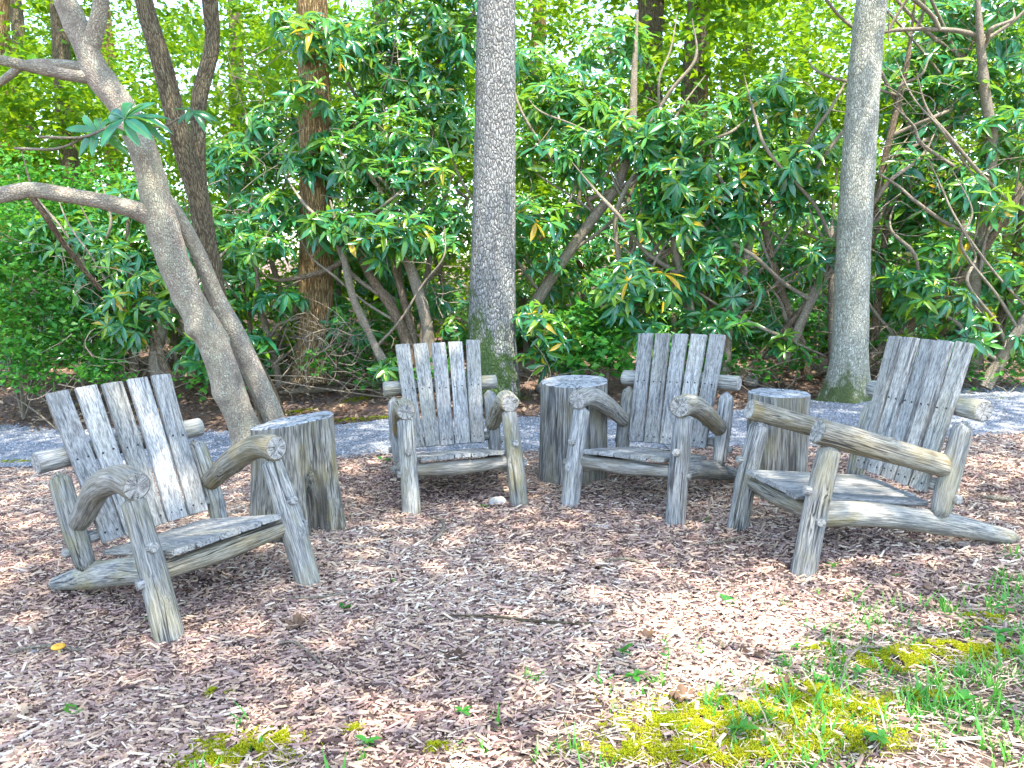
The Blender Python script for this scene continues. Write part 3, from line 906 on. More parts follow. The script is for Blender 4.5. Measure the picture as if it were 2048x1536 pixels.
trunk_mesh('limb', lp([(318, 440, 6.9), (270, 420, 6.8), (200, 402, 6.7), (120, 388, 6.6), (60, 380, 6.5), (0, 390, 6.4), (-80, 400, 6.3)]), pr_(40, 34, 30, 30, 26, 26, 24), M['smooth'], lt, 14, sides=20, rings=50, rough=.05)
trunk_mesh('limb', lp([(190, 155, 6.9), (150, 152, 6.8), (90, 140, 6.7), (0, 120, 6.5), (-70, 110, 6.4)]), pr_(26, 22, 20, 17, 15), M['smooth'], lt, 15, sides=16, rings=30)
trunk_mesh('limb', lp([(178, 135, 6.95), (120, 128, 7.1), (55, 128, 7.3), (20, 150, 7.4), (0, 165, 7.5), (-40, 180, 7.5)]), pr_(18, 17, 15, 16, 14, 12), M['smooth'], lt, 16, sides=14, rings=30)
trunk_mesh('limb', lp([(60, 390, 6.5), (90, 430, 6.6), (130, 490, 6.9), (200, 580, 7.4)]), pr_(12, 12, 10, 8), M['stem'], lt, 17, sides=10, rings=20)

# the dark stem pair beside it
dt = empty('dark_tree', tuple(gnd(535, 815)))
tag(dt, 'dark ridged trunk forking in two beside the leaning tree', 'tree')
def dp(pts): return inv(dt, [at(px, py, Yd) for px, py, Yd in pts])
trunk_mesh('trunk', dp([(545, 835, 8.4), (520, 770, 8.3), (470, 680, 8.2), (436, 610, 8.1), (415, 500, 8.0), (398, 400, 8.0), (374, 320, 7.95), (350, 230, 7.9), (322, 120, 7.9), (292, 20, 7.9), (270, -80, 7.9)]), [p * .5 * 8.1 / FPX for p in (56, 50, 46, 42, 40, 40, 40, 38, 36, 32, 30)], M['dark'], dt, 18, sides=28, rings=80)
trunk_mesh('limb', dp([(402, 420, 8.0), (398, 350, 8.1), (396, 270, 8.2), (400, 190, 8.3), (424, 90, 8.4), (420, 0, 8.4), (415, -80, 8.4)]), [p * .5 * 8.2 / FPX for p in (30, 28, 28, 30, 28, 30, 28)], M['dark'], dt, 19, sides=22, rings=50)
crown_to(dt, [((-3.6, 9.0, 8.4), (2.2, 1.6, 1.0)), ((-6.2, 8.2, 9.0), (2.0, 1.8, 1.0))], 45, .16, M['bright'], 74)

# ------------------------------------------------------------------ rhododendrons
def stem_obj(parent, pts, wpx, seed, mat='stem', name='stem', tip=.22):
    off = np.array(parent.location)
    P = [at(px, py, Yd) - off for px, py, Yd in pts]
    yd = np.mean([p[2] for p in pts])
    r0 = wpx * .5 * yd / FPX
    V, q, t, G = tube(P, (r0 * 1.15, r0, r0 * .92, r0 * .75, r0 * tip), 12, max(16, 8 * len(pts)), .09, seed, caps=tip > .4)
    return obj(name, mesh_data(name, V, q, t, [M[mat]], {'grain': G}), parent)


# each: (label, base pixel x, y, depth, stems [(path, width px)], blobs [(px, py, depth, radius m)])
SH = [
 ('rhododendron with dark crooked stems left of the leaning tree', 310, 770, 10.2,
  [([(318, 770, 10.2), (312, 710, 10.2), (325, 650, 10.2), (350, 590, 10.3), (345, 520, 10.3)], 26), ([(268, 770, 10.3), (268, 680, 10.3), (262, 590, 10.4), (255, 420, 10.5)], 18), ([(345, 775, 10.1), (320, 700, 10.1), (300, 640, 10.2), (240, 560, 10.4)], 16), ([(350, 770, 10.5), (375, 690, 10.5), (350, 620, 10.5)], 14)],
  [(300, 590, 10.0, .45), (220, 520, 10.4, .5), (150, 470, 10.6, .45), (340, 500, 10.6, .45), (420, 520, 10.6, .4), (270, 400, 10.8, .45), (230, 660, 9.9, .32), (400, 700, 10.0, .28), (180, 600, 10.4, .4)]),
 ('rhododendron with glossy clusters right of the leaning tree', 500, 770, 10.4,
  [([(560, 770, 10.6), (540, 690, 10.6), (520, 600, 10.5), (510, 500, 10.5)], 14), ([(480, 770, 10.5), (500, 650, 10.5), (480, 560, 10.5)], 12)],
  [(510, 500, 10.0, .38), (470, 430, 10.5, .45), (560, 430, 10.5, .4), (500, 330, 10.8, .5), (560, 600, 10.2, .3), (440, 620, 10.3, .33), (560, 260, 10.8, .4), (625, 190, 10.0, .3), (630, 60, 10.0, .32), (650, 290, 10.1, .22), (600, 60, 10.5, .36), (660, 130, 10.6, .3), (490, 690, 10.1, .28), (450, 330, 11, .4)]),
 ('rhododendron with four bare slanting stems just left of the oak', 800, 775, 9.9,
  [([(800, 770, 9.7), (765, 720, 9.7), (735, 660, 9.7), (705, 590, 9.7), (683, 490, 9.8), (660, 400, 9.9)], 17), ([(818, 730, 9.9), (812, 680, 9.9), (785, 620, 9.9), (748, 565, 9.9), (715, 500, 10.0), (700, 420, 10.1)], 21), ([(836, 740, 10), (826, 680, 10), (805, 590, 10), (788, 520, 10.1), (800, 440, 10.2)], 17), ([(860, 740, 9.9), (855, 660, 9.9), (842, 600, 9.9), (826, 550, 9.9), (815, 500, 10), (850, 410, 10.2)], 24), ([(690, 520, 9.9), (640, 545, 10), (560, 560, 10.1), (520, 545, 10.2)], 11), ([(820, 530, 10), (842, 480, 10.1), (850, 420, 10.2)], 10)],
  [(740, 480, 9.6, .36), (800, 470, 9.7, .36), (680, 455, 9.8, .34), (760, 380, 10.1, .45), (850, 350, 10.2, .42), (690, 330, 10.3, .45), (890, 500, 10.0, .28), (900, 430, 10.2, .34), (800, 280, 10.5, .45), (600, 330, 10.2, .2), (700, 250, 10.7, .4), (870, 600, 10.4, .24), (780, 740, 9.6, .16), (700, 640, 10.5, .30), (920, 660, 9.9, .2)]),
 ('tall rhododendron with yellow-tinged leaves high left of the oak', 860, 790, 11.2,
  [([(840, 790, 11.2), (850, 600, 11.2), (870, 400, 11.3), (860, 200, 11.4), (850, 40, 11.4)], 12), ([(845, 780, 11.2), (800, 560, 11.2), (780, 300, 11.3), (790, 100, 11.4)], 11)],
  [(860, 180, 11.0, .5), (780, 120, 11.1, .5), (900, 80, 11.2, .5), (700, 100, 11.2, .5), (820, 20, 11.3, .5), (910, 260, 11.0, .4), (760, 210, 11.2, .4), (910, -20, 11.3, .45)]),
 ('rhododendron bush with broad low leaf clusters right beside the oak foot', 1110, 775, 9.6,
  [([(1100, 775, 9.6), (1105, 720, 9.6), (1100, 660, 9.5)], 12), ([(1115, 775, 9.6), (1150, 720, 9.6), (1170, 660, 9.6)], 10)],
  [(1085, 650, 9.3, .22), (1110, 690, 9.3, .25), (1060, 630, 9.5, .2), (1150, 720, 9.4, .22), (1075, 720, 9.4, .18), (1170, 640, 9.8, .25)]),
 ('rhododendron with one long pale stem slanting up right of the oak', 1080, 640, 10.3,
  [([(1050, 660, 10.2), (1068, 612, 10.2), (1130, 515, 10.2), (1190, 432, 10.2), (1238, 365, 10.2), (1262, 270, 10.3), (1268, 150, 10.4), (1275, 20, 10.5)], 21), ([(1190, 432, 10.2), (1170, 380, 10.2), (1185, 330, 10.2)], 9)],
  [(1080, 430, 10.0, .36), (1150, 310, 10.2, .42), (1090, 320, 10.2, .4), (1070, 520, 10.1, .34), (1110, 220, 10.4, .45), (1180, 200, 10.5, .45), (1230, 280, 10.0, .34), (1060, 150, 10.8, .4), (1230, 100, 10.7, .45), (1150, 440, 10.6, .3), (1120, 560, 10.8, .35)]),
 ('rhododendron with thin forked grey stems behind the middle of the clearing', 1245, 740, 9.9,
  [([(1246, 750, 9.9), (1243, 660, 9.9), (1240, 540, 9.9), (1232, 430, 9.9), (1275, 335, 10), (1300, 285, 10)], 13), ([(1265, 700, 10), (1268, 560, 10), (1262, 480, 10), (1285, 400, 10)], 10)],
  [(1270, 575, 9.4, .36), (1245, 620, 9.4, .28), (1320, 580, 9.5, .28), (1250, 530, 9.6, .26), (1210, 570, 9.6, .24), (1290, 660, 9.5, .26), (1300, 420, 10, .3), (1270, 440, 9.8, .22), (1320, 320, 10.0, .3)]),
 ('rhododendron with large drooping blue-green clusters behind the third chair', 1390, 745, 9.8,
  [([(1392, 745, 9.8), (1385, 640, 9.8), (1366, 560, 9.8), (1345, 470, 9.8), (1350, 400, 9.9)], 16), ([(1405, 740, 10.2), (1420, 620, 10.2), (1400, 500, 10.2), (1390, 380, 10.2)], 12)],
  [(1340, 270, 9.9, .42), (1400, 310, 9.8, .42), (1350, 370, 9.6, .36), (1430, 400, 9.7, .38), (1380, 440, 9.6, .32), (1420, 530, 9.6, .32), (1460, 460, 9.8, .34), (1450, 250, 10.2, .4), (1470, 570, 9.8, .28), (1400, 640, 9.8, .25), (1440, 650, 9.6, .24)]),
 ('rhododendron with two V-shaped reddish stems left of the pale trunk', 1530, 745, 10.0,
  [([(1452, 760, 10), (1456, 640, 10), (1478, 570, 10), (1498, 490, 10), (1512, 415, 10), (1530, 340, 10)], 21), ([(1612, 750, 10), (1604, 690, 10), (1562, 580, 10), (1532, 470, 10), (1518, 420, 10)], 18), ([(1470, 770, 9.8), (1540, 690, 9.9), (1585, 640, 9.9), (1640, 560, 10), (1695, 480, 10.1)], 11), ([(1570, 720, 9.7), (1600, 650, 9.7), (1632, 580, 9.7), (1660, 510, 9.7), (1664, 440, 9.8)], 18)],
  [(1550, 200, 10.0, .38), (1600, 230, 10.0, .34), (1530, 400, 9.8, .34), (1590, 330, 9.8, .36), (1490, 370, 9.8, .34), (1640, 500, 9.5, .22), (1520, 300, 10.1, .36), (1620, 400, 10, .34), (1560, 520, 10.2, .34), (1650, 300, 10.2, .3), (1500, 640, 10.3, .3), (1570, 690, 9.6, .16)]),
 ('rhododendron behind the pale trunk with thin criss-crossing branches', 1760, 740, 10.2,
  [([(1668, 760, 10.2), (1664, 620, 10.2), (1668, 500, 10.2), (1690, 400, 10.3)], 17), ([(1745, 730, 10.2), (1760, 560, 10.2), (1790, 360, 10.2), (1850, 245, 10.2), (1920, 130, 10.3), (1960, 60, 10.3)], 15), ([(1745, 460, 10), (1765, 340, 10), (1790, 230, 10), (1815, 120, 10.1), (1830, 0, 10.2)], 13)],
  [(1830, 340, 10.0, .42), (1880, 420, 9.9, .4), (1800, 420, 10.1, .36), (1860, 250, 10.3, .42), (1810, 180, 10.4, .42), (1860, 120, 10.6, .45), (1900, 30, 10.7, .45), (1800, 520, 10.0, .32), (1780, 600, 10.3, .34)]),
 ('rhododendron with a knobby upright stem and long diagonal branch by the right edge', 1955, 740, 9.6,
  [([(1950, 740, 9.6), (1955, 640, 9.6), (1948, 560, 9.6), (1962, 490, 9.6), (1972, 380, 9.6), (1985, 290, 9.6), (1968, 170, 9.6), (1955, 0, 9.6), (1950, -60, 9.6)], 25), ([(1715, 735, 9.8), (1790, 680, 9.8), (1860, 615, 9.7), (1935, 540, 9.6), (2000, 450, 9.5), (2060, 350, 9.4)], 19), ([(1955, 640, 9.6), (1900, 625, 9.6), (1850, 640, 9.7)], 8), ([(1968, 75, 9.6), (1900, 60, 9.7), (1780, 62, 9.8), (1720, 90, 9.9)], 9)],
  [(1880, 590, 9.3, .32), (1930, 660, 9.3, .26), (1840, 560, 9.5, .3), (1990, 400, 9.3, .22), (1930, 380, 9.6, .36), (2000, 270, 9.7, .38), (1930, 180, 10, .4), (2010, 120, 10, .4), (1900, 500, 9.6, .3), (1820, 690, 9.5, .24), (2020, 10, 10.1, .4)]),
 ('rhododendron with thick slanting stems cut by the right edge', 2010, 760, 9.4,
  [([(1970, 775, 9.4), (2000, 720, 9.4), (2050, 640, 9.3), (2110, 560, 9.2)], 25), ([(1975, 720, 9.7), (2000, 650, 9.7), (2022, 570, 9.7), (2038, 480, 9.7), (2045, 380, 9.7)], 22), ([(2010, 600, 9.6), (2040, 570, 9.6), (2090, 560, 9.5)], 9)],
  [(2030, 560, 9.4, .3), (2080, 480, 9.5, .4), (2050, 330, 9.8, .4), (2100, 250, 9.9, .42), (2090, 620, 9.4, .3), (2060, 180, 10.2, .4), (1985, 560, 9.9, .3), (2040, 690, 9.4, .2)]),
]
# prominent whorls: leaf meshes shared by the single leaf clusters
for k in range(14):
    v, q, ti, ri = WH[k]
    WH_ME.append(mesh_data('leaf_whorl', v, q, None, [M['rhodo']], {'tint': ti, 'rib': ri}, smooth=True))


def rhodo(label, bx, by, Yd, stems, blobs, seed, n_single=26, thin=0):
    rg = np.random.default_rng(seed)
    b = at(bx, by, Yd); b[2] = float(tz(b[0], b[1]))
    root = empty('rhododendron', tuple(b))
    tag(root, label, 'rhododendron', 'rhododendrons along the far side of the path')
    for k, (pts, wpx) in enumerate(stems):
        stem_obj(root, pts, wpx, seed * 10 + k, 'stem' if k % 3 else 'twig')
    for k in range(thin):
        sp_ = stems[rg.integers(len(stems))][0]
        u_ = rg.uniform(.15, .9) * (len(sp_) - 1); i0 = int(u_); f0 = u_ - i0
        x0, y0, yd = [a_ * (1 - f0) + b_ * f0 for a_, b_ in zip(sp_[i0], sp_[i0 + 1])]
        sl = rg.choice([-1, 1]) * rg.uniform(50, 210); up = rg.uniform(60, 300)
        stem_obj(root, [(x0, y0, yd), (x0 + sl * .35 + rg.normal(0, 8), y0 - up * .25, yd - .05), (x0 + sl * .7 + rg.normal(0, 12), y0 - up * .6, yd - rg.uniform(0, .3)), (x0 + sl * .95 + rg.normal(0, 14), y0 - up * .85, yd - .1), (x0 + sl * 1.15, y0 - up * 1.15, yd + rg.normal(0, .2))], rg.uniform(4, 8.5), seed * 10 + 50 + k, 'twig')
    P, D, Br = [], [], []
    for (px, py, yd, r) in blobs:
        c = at(px, py, yd) - b
        n = max(8, int((190 if n_single > 10 else 125) * r * r * 1.15))
        d = rg.normal(0, 1, (n, 3)); d[:, 2] = d[:, 2] * .8 + .15; d[:, 1] -= .15
        d /= np.linalg.norm(d, axis=1)[:, None]
        p = c + d * r * np.array([1.1, 1.0, .9]) * rg.uniform(.55, 1.05, (n, 1))
        ax = d * .55 + np.array([0, -.22, .75]) + rg.normal(0, .22, (n, 3))
        P.append(p); D.append(ax)
        near = np.argsort(rg.random(n))[:max(3, n // 4)]
        for m_ in near: Br.append((c + rg.normal(0, .05, 3), p[m_]))
    P = np.vstack(P); D = np.vstack(D)
    n = len(P)
    Rm = axis_mats(D, rg.uniform(0, 6.28, n))
    S = rg.uniform(.15, .29, n)
    order = np.argsort(P[:, 1] - .15 * P[:, 2])
    single = set(order[:n_single].tolist())
    parts = []
    off = 0
    Vs, Qs, Ti, Ri = [], [], [], []
    for k in range(14):
        sel = np.array([i_ for i_ in range(n) if i_ % 14 == k and i_ not in single])
        if len(sel) == 0: continue
        v, q, ti, ri = WH[k]
        tt_ = (ti[None, :] * .5 + rg.random((len(sel), 1)) ** .9 * .5)
        V_, q_, _, a_ = scatter(v, q, None, P[sel], Rm[sel], S[sel], tt_, ri)
        Vs.append(V_); Qs.append(q_ + off); Ti.append(a_['tint']); Ri.append(a_['rib']); off += len(V_)
    cr = obj('crown', mesh_data('crown', np.vstack(Vs), np.vstack(Qs), None, [M['rhodo']], {'tint': np.concatenate(Ti), 'rib': np.concatenate(Ri)}), root)
    cr['kind'] = 'stuff'
    for i_ in single:
        o = obj('leaf_whorl', WH_ME[i_ % 14], root)
        o.matrix_local = Matrix.Translation(P[i_]) @ Matrix(Rm[i_].tolist()).to_4x4() @ Matrix.Scale(float(S[i_]), 4)
    # fine branching
    tw = []
    for k, (a_, c_) in enumerate(Br):
        mid = (a_ + c_) / 2 + rg.normal(0, .05, 3) - np.array([0, 0, .05])
        tw.append(tube([a_, mid, c_], (.007, .0055, .004), 5, 5, .05, seed * 1000 + k, caps=False))
    V_, q_, t_, G_ = merge(tw)
    o = obj('twigs', mesh_data('twigs', V_, q_, None, [M['twig']], {'grain': G_}), root); o['kind'] = 'stuff'
    return root


BACK = [(150, 'shaded rhododendron mass deep behind the leaning tree'), (430, 'shaded rhododendron mass between the forked trunk and the brown trunk'), (760, 'shaded rhododendron mass filling the gap left of the oak'),
        (1130, 'shaded rhododendron mass filling the gap right of the oak'), (1430, 'shaded rhododendron mass behind the third chair'), (1640, 'shaded rhododendron mass behind the pale trunk'), (1900, 'shaded rhododendron mass at the right behind the knobby stem')]
for k, (bx, lab) in enumerate(BACK):
    r0 = np.random.default_rng(900 + k)
    bl = [(bx + r0.uniform(-170, 170), r0.uniform(420, 730), r0.uniform(11.8, 13.6), r0.uniform(.4, .6)) for _ in range(14)]
    st = [([(bx + dx, 760, 12.4), (bx + dx * 1.4 + 15, 640, 12.4), (bx + dx * 1.2, 480, 12.5), (bx + dx * 1.7, 330, 12.6)], 12) for dx in (-70, 20, 90)]
    SH.append((lab, bx, 760, 12.4, st, bl))
for k, s_ in enumerate(SH): rhodo(*s_, seed=200 + k, n_single=26 if k < 12 else 8, thin=(6, 6, 7, 5, 2, 9, 9, 10, 13, 14, 14, 9)[k] if k < 12 else 0)

NLV, NLQ, NLRIB = leaf_template(.135, .05, .25, (0, .12, .35, .62, .86, 1), (.07, .5, .95, 1, .6, 0))
# the leaf cluster hanging in front of the leaning trunk: every leaf a piece
def near_whorl(px, py, Yd, length, n, tilt, seed):
    rg = np.random.default_rng(seed)
    c = at(px, py, Yd) - np.array(lt.location)
    br = trunk_mesh('branch', [c + np.array([-.75, .15, -.10]), c + np.array([-.35, .05, -.12]), c + np.array([-.08, 0, -.03]), c], (.011, .010, .009, .006), M['twig'], lt, seed, sides=8, rings=14)
    Rm = Matrix.Rotation(tilt[0], 4, 'X') @ Matrix.Rotation(tilt[1], 4, 'Y')
    for i_ in range(n):
        a_ = i_ * 2.399 + rg.normal(0, .1); el = .25 - .5 * (i_ / n) + rg.normal(0, .12)
        ti = np.full(len(NLV), rg.uniform(.0, .45))
        me = mesh_data('leaf', NLV * np.array([1, 1.0, rg.uniform(.8, 2.2)]) * length * rg.uniform(.75, 1.1), NLQ, None, [M['rhodo']], {'tint': ti, 'rib': NLRIB})
        o = obj('leaf', me, br)
        o.matrix_local = Matrix.Translation(c) @ Rm @ Matrix.Rotation(a_, 4, 'Z') @ Matrix.Rotation(-el, 4, 'Y') @ Matrix.Rotation(rg.normal(0, .25), 4, 'X')


near_whorl(250, 238, 6.2, .31, 14, (R(48), R(-5)), 301)
near_whorl(196, 262, 6.3, .27, 10, (R(55), R(10)), 302)
near_whorl(385, 225, 7.4, .22, 9, (R(30), R(20)), 303)


# ------------------------------------------------------------------ leafy bushes, left edge and centre
def bush(label, bx, by, Yd, blobs, n, size, seed, mat='bush', stems=()):
    rg = np.random.default_rng(seed)
    b = at(bx, by, Yd); b[2] = float(tz(b[0], b[1]))
    root = empty('leafy_bush', tuple(b)); tag(root, label, 'bush')
    Ps = []
    for (px, py, yd, r) in blobs:
        c = at(px, py, yd) - b
        m = int(n * r * r)
        d = rg.normal(0, 1, (m // 6 + 1, 3)); d /= np.linalg.norm(d, axis=1)[:, None]
        cl = c + d * r * rg.random((len(d), 1)) ** .5
        Ps.append((cl[:, None] + rg.normal(0, 1, (len(d), 6, 3)) * np.array([.09, .09, .03])).reshape(-1, 3))
        P = [(0, 0, 0), tuple((c * .5 + rg.normal(0, .06, 3))), tuple(c)]
        V, q, t, G = tube(P, (.012, .009, .004), 6, 10, .05, seed + len(Ps), caps=False)
        obj('stem', mesh_data('stem', V, q, t, [M['twig']], {'grain': G}), root)
    V, q, t, a = leaf_cloud(np.vstack(Ps), size, rg, .55, .75)
    o = obj('foliage', mesh_data('foliage', V, q, t, [M[mat]], a, smooth=False), root); o['kind'] = 'stuff'


bush('bright green small-leaved bush at the left edge beside the path', 40, 770, 10.0, [(20, 640, 10, .6), (90, 600, 10.2, .55), (-60, 560, 10.2, .6), (60, 700, 9.8, .4), (150, 690, 10, .35), (20, 500, 10.6, .6), (110, 500, 10.8, .5)], 2600, .085, 401)
bush('green bush with fine leaves left of the crooked dark stems', 180, 770, 10.6, [(200, 720, 10.3, .35), (170, 560, 10.8, .5), (240, 480, 11, .5), (100, 420, 11.2, .6), (20, 380, 11.2, .6), (190, 380, 11.3, .5)], 2400, .085, 402)
bush('sunlit maple saplings with broad light leaves between the oak and third chair', 1205, 760, 9.4, [(1190, 690, 9.3, .28), (1230, 720, 9.2, .24), (1170, 640, 9.6, .26), (1220, 650, 9.5, .24), (1150, 735, 9.2, .16)], 2400, .11, 403)
bush('low green brush right of the reddish brown trunk', 720, 790, 10.6, [(730, 700, 10.5, .3), (770, 650, 10.8, .35), (700, 740, 10.3, .2), (870, 720, 10.2, .2)], 1700, .10, 404)
bush('low shaded green brush behind the pale trunk', 1640, 770, 10.8, [(1560, 620, 10.9, .4), (1640, 640, 10.9, .4), (1500, 690, 10.6, .3), (1780, 640, 10.6, .4), (1860, 700, 10.2, .3), (1400, 690, 10.4, .3)], 1500, .10, 405)

bush('low green undergrowth along the bank at the left edge', 110, 800, 9.6, [(30, 760, 9.5, .22), (90, 750, 9.6, .22), (170, 745, 9.6, .24), (230, 750, 9.7, .2), (-40, 750, 9.6, .25), (390, 760, 9.7, .2), (130, 640, 10, .35)], 2000, .075, 406)
bush('low green undergrowth along the bank by the right edge', 1950, 780, 9.7, [(1890, 735, 9.6, .22), (1960, 740, 9.5, .2), (2030, 735, 9.6, .24), (1800, 735, 9.8, .2), (2080, 700, 9.6, .3), (1760, 700, 10, .25)], 1800, .085, 407)
bush('low undergrowth on the bank behind the straight stump', 1560, 780, 9.9, [(1520, 735, 9.8, .2), (1600, 720, 9.9, .24), (1450, 725, 9.9, .22), (1380, 740, 9.7, .2), (1310, 745, 9.6, .2)], 1700, .09, 408)
bush('low undergrowth on the bank left of the oak foot', 800, 790, 9.8, [(740, 760, 9.8, .16), (830, 755, 9.7, .18), (890, 740, 9.8, .2), (640, 720, 10, .24), (500, 750, 10, .22), (440, 740, 10, .22)], 1700, .085, 409)

# ------------------------------------------------------------------ woods behind
FAR = [(45, 17, .24, 'far tree trunk at the far left edge of the woods'), (95, 21, .2, 'slim far trunk left of the leaning tree'), (165, 15, .16, 'thin dark far trunk behind the leaning limb'), (255, 24, .26, 'pale far trunk just left of the dark forked trunk'),
       (500, 22, .22, 'far trunk seen through leaves right of the forked trunk'), (760, 18, .2, 'far trunk among yellow leaves left of the oak'), (1075, 20, .2, 'far trunk just right of the oak'),
       (1305, 15.5, .27, 'dark far trunk left of the paired far trunks'), (1362, 14.5, .20, 'left one of the paired far trunks behind the third chair'), (1392, 14.8, .22, 'right one of the paired far trunks, pale and mottled'),
       (1470, 22, .16, 'slim far trunk in the bright gap left of the pale tree'), (1590, 26, .2, 'slim distant trunk in the bright leaves near the pale tree'), (1850, 18, .2, 'far trunk behind the rhododendrons right of the pale tree'), (2030, 20, .22, 'far trunk at the right edge of the woods')]
for k, (px, Yd, r, label) in enumerate(FAR):
    rg = np.random.default_rng(500 + k)
    p0 = at(px, 600, Yd); p0[2] = float(tz(p0[0], Yd)) - .1
    root = empty('woodland_tree', tuple(p0)); tag(root, label, 'tree', 'woodland trees beyond the thicket')
    lean = rg.normal(0, .025, 2)
    H = rg.uniform(11, 15)
    pts = [np.array([lean[0] * h + .06 * math.sin(h), lean[1] * h, h]) for h in np.linspace(0, H, 8)]
    V, q, t, G = tube(pts, (r * 1.25, r, r * .95, r * .9, r * .7, r * .5, r * .3), 18, 40, .03, 520 + k, caps=False)
    obj('trunk', mesh_data('trunk', V, q, t, [M['dark' if k % 3 else 'brown']], {'grain': G}), root)
    bl = []
    for _ in range(7):
        a_ = rg.uniform(0, 6.28); d_ = rg.uniform(.4, 3.0)
        bl.append(((d_ * math.cos(a_), d_ * math.sin(a_) * .7, rg.uniform(2.5, 10.5)), (rg.uniform(1.2, 2.2), rg.uniform(1.0, 1.8), rg.uniform(.6, 1.1))))
    crown('crown', bl, 50, .20, M['bright'], root, 540 + k)

# understory filling the woods
rg = np.random.default_rng(600)
Ps = []
for k in range(820):
    Yd = rg.uniform(12.5, 30); xx = rg.uniform(-.78, .78) * Yd; zz = float(tz(xx, Yd)) + rg.random() ** 1.1 * .36 * Yd + .2
    m = 170
    Ps.append(np.array([xx, Yd, zz]) + rg.normal(0, 1, (m, 3)) * np.array([.75, .6, .28]) * (Yd / 20) ** .5)
P = np.vstack(Ps)
P = P[P[:, 2] > tz(P[:, 0], P[:, 1])]
V, q, t, a = leaf_cloud(P, .17, rg, .6)
tag(obj('far_woodland', mesh_data('far_woodland', V, q, t, [M['bright']], a, smooth=False)), 'mass of sunlit green understory leaves deep in the woods', 'woodland', kind='stuff')

# ------------------------------------------------------------------ grass, moss and litter
rg = np.random.default_rng(700)
BL_V = np.array([(-.5, 0, 0), (.5, 0, 0), (-.38, .12, .45), (.38, .12, .45), (0, .42, 1)], float)
BL_Q = np.array([(0, 1, 3, 2)]); BL_T = np.array([(2, 3, 4)])
Pg = []
while len(Pg) < 950:
    yy = rg.uniform(2.2, 4.2); xx = rg.uniform(-1.6, 3.2)
    cl = .5 + .5 * math.sin(xx * 4.3 + 1.2 * math.sin(yy * 5)) * math.sin(yy * 6.1 + 2 * math.sin(xx * 2.7))
    if rg.random() < lawn(xx, yy) * cl * (1.0 if xx > .7 else .3): Pg.append((xx, yy))
Pg = np.array(Pg)
n = 7
B = np.repeat(Pg, n, 0) + rg.normal(0, .018, (len(Pg) * n, 2))
N = len(B)
hgt = rg.lognormal(math.log(.038), .5, N).clip(.012, .13)
P = np.stack([B[:, 0], B[:, 1], tz(B[:, 0], B[:, 1]) + .004], -1)
S = np.stack([rg.uniform(.005, .013, N), hgt * rg.uniform(.6, 2.6, N), hgt], -1)
tint = np.clip(np.repeat(rg.beta(2, 2.2, len(Pg)), n) + rg.normal(0, .12, N), 0, 1)
V, q, t, a = scatter(BL_V, BL_Q, BL_T, P, rotmats(N, None, .2, rg), S, tint)
tag(obj('grass', mesh_data('grass', V, q, t, [M['grass']], a, smooth=False)), 'sparse green grass tufts in the right foreground', 'grass', kind='stuff')

# dry straw lying in the lawn
N = 14000
yy = rg.uniform(2.15, 4.6, N); xx = rg.uniform(-1.8, 3.4, N)
k_ = rg.random(N) < lawn(xx, yy); xx, yy = xx[k_], yy[k_]; N = len(xx)
S = np.stack([rg.uniform(.03, .11, N), rg.uniform(.0015, .003, N), rg.uniform(.001, .002, N)], -1)
V, q, t, a = scatter(CH_V, CH_Q, CH_T, np.stack([xx, yy, tz(xx, yy) + rg.uniform(.004, .022, N)], -1), rotmats(N, None, .2, rg), S, rg.uniform(.72, 1, N))
tag(obj('dry_straw', mesh_data('dry_straw', V, q, t, [M['chip']], a, smooth=False)), 'pale dry grass strands matted over the right foreground soil', 'straw', kind='stuff')

# moss: dense tiny tufts in irregular patches (pixel x, y, half sizes in m)
MOSS = [(1500, 1430, .38, .13), (1700, 1420, .16, .07), (1560, 1500, .2, .06), (1850, 1400, .12, .05), (1390, 1455, .26, .10), (1620, 1395, .20, .10), (1790, 1322, .22, .10), (1900, 1300, .16, .07), (1960, 1240, .10, .06), (470, 1508, .17, .10), (420, 1530, .1, .06), (432, 1390, .05, .03), (560, 1480, .07, .05), (1300, 1505, .22, .06), (1430, 1515, .25, .06),
        (705, 1465, .04, .03), (870, 1500, .06, .03), (1700, 1480, .2, .08), (1990, 1310, .12, .06), (1640, 1300, .07, .04), (690, 842, .42, .07), (590, 826, .28, .10), (760, 838, .25, .07), (1750, 800, .4, .2), (2000, 800, .3, .1), (1020, 800, .2, .12), (1120, 795, .15, .1), (960, 790, .2, .1), (30, 925, .2, .06), (715, 800, .2, .1)]
Ps, Tt = [], []
for (mx, my, ax, ay) in MOSS:
    c = gnd(mx, my)
    m = int(7.0e4 * ax * ay * 3.1 * (1.0 if my > 1000 else .35)) + 30
    u = rg.normal(0, .55, (m, 2)) * np.array([ax, ay])
    wob = np.sin(u[:, 0] * 31 + mx) * np.sin(u[:, 1] * 37 + my) + .7 * np.sin(u[:, 0] * 77 + 2 * my)
    u = u[wob > -.35]
    x_ = c[0] + u[:, 0]; y_ = c[1] + u[:, 1]
    hump = .010 * np.exp(-(u[:, 0] / ax) ** 2 - (u[:, 1] / ay) ** 2)
    Ps.append(np.stack([x_, y_, tz(x_, y_) + .004 + hump + rg.uniform(0, .008, len(x_))], -1))
    Tt.append(np.clip(rg.beta(2, 2, len(x_)) + (.05 if my > 1000 else -.25) + .15 * np.sin(u[:, 0] * 20), 0, 1))
P = np.vstack(Ps); tint = np.concatenate(Tt)
TU_V = np.array([(0, 0, 0), (1, .25, .5), (.8, -.4, .8), (-.6, .8, .6), (-.2, 1, .7), (-.5, -.8, .6), (-.9, -.3, .7)], float)
TU_T = np.array([(0, 1, 2), (0, 3, 4), (0, 5, 6)])
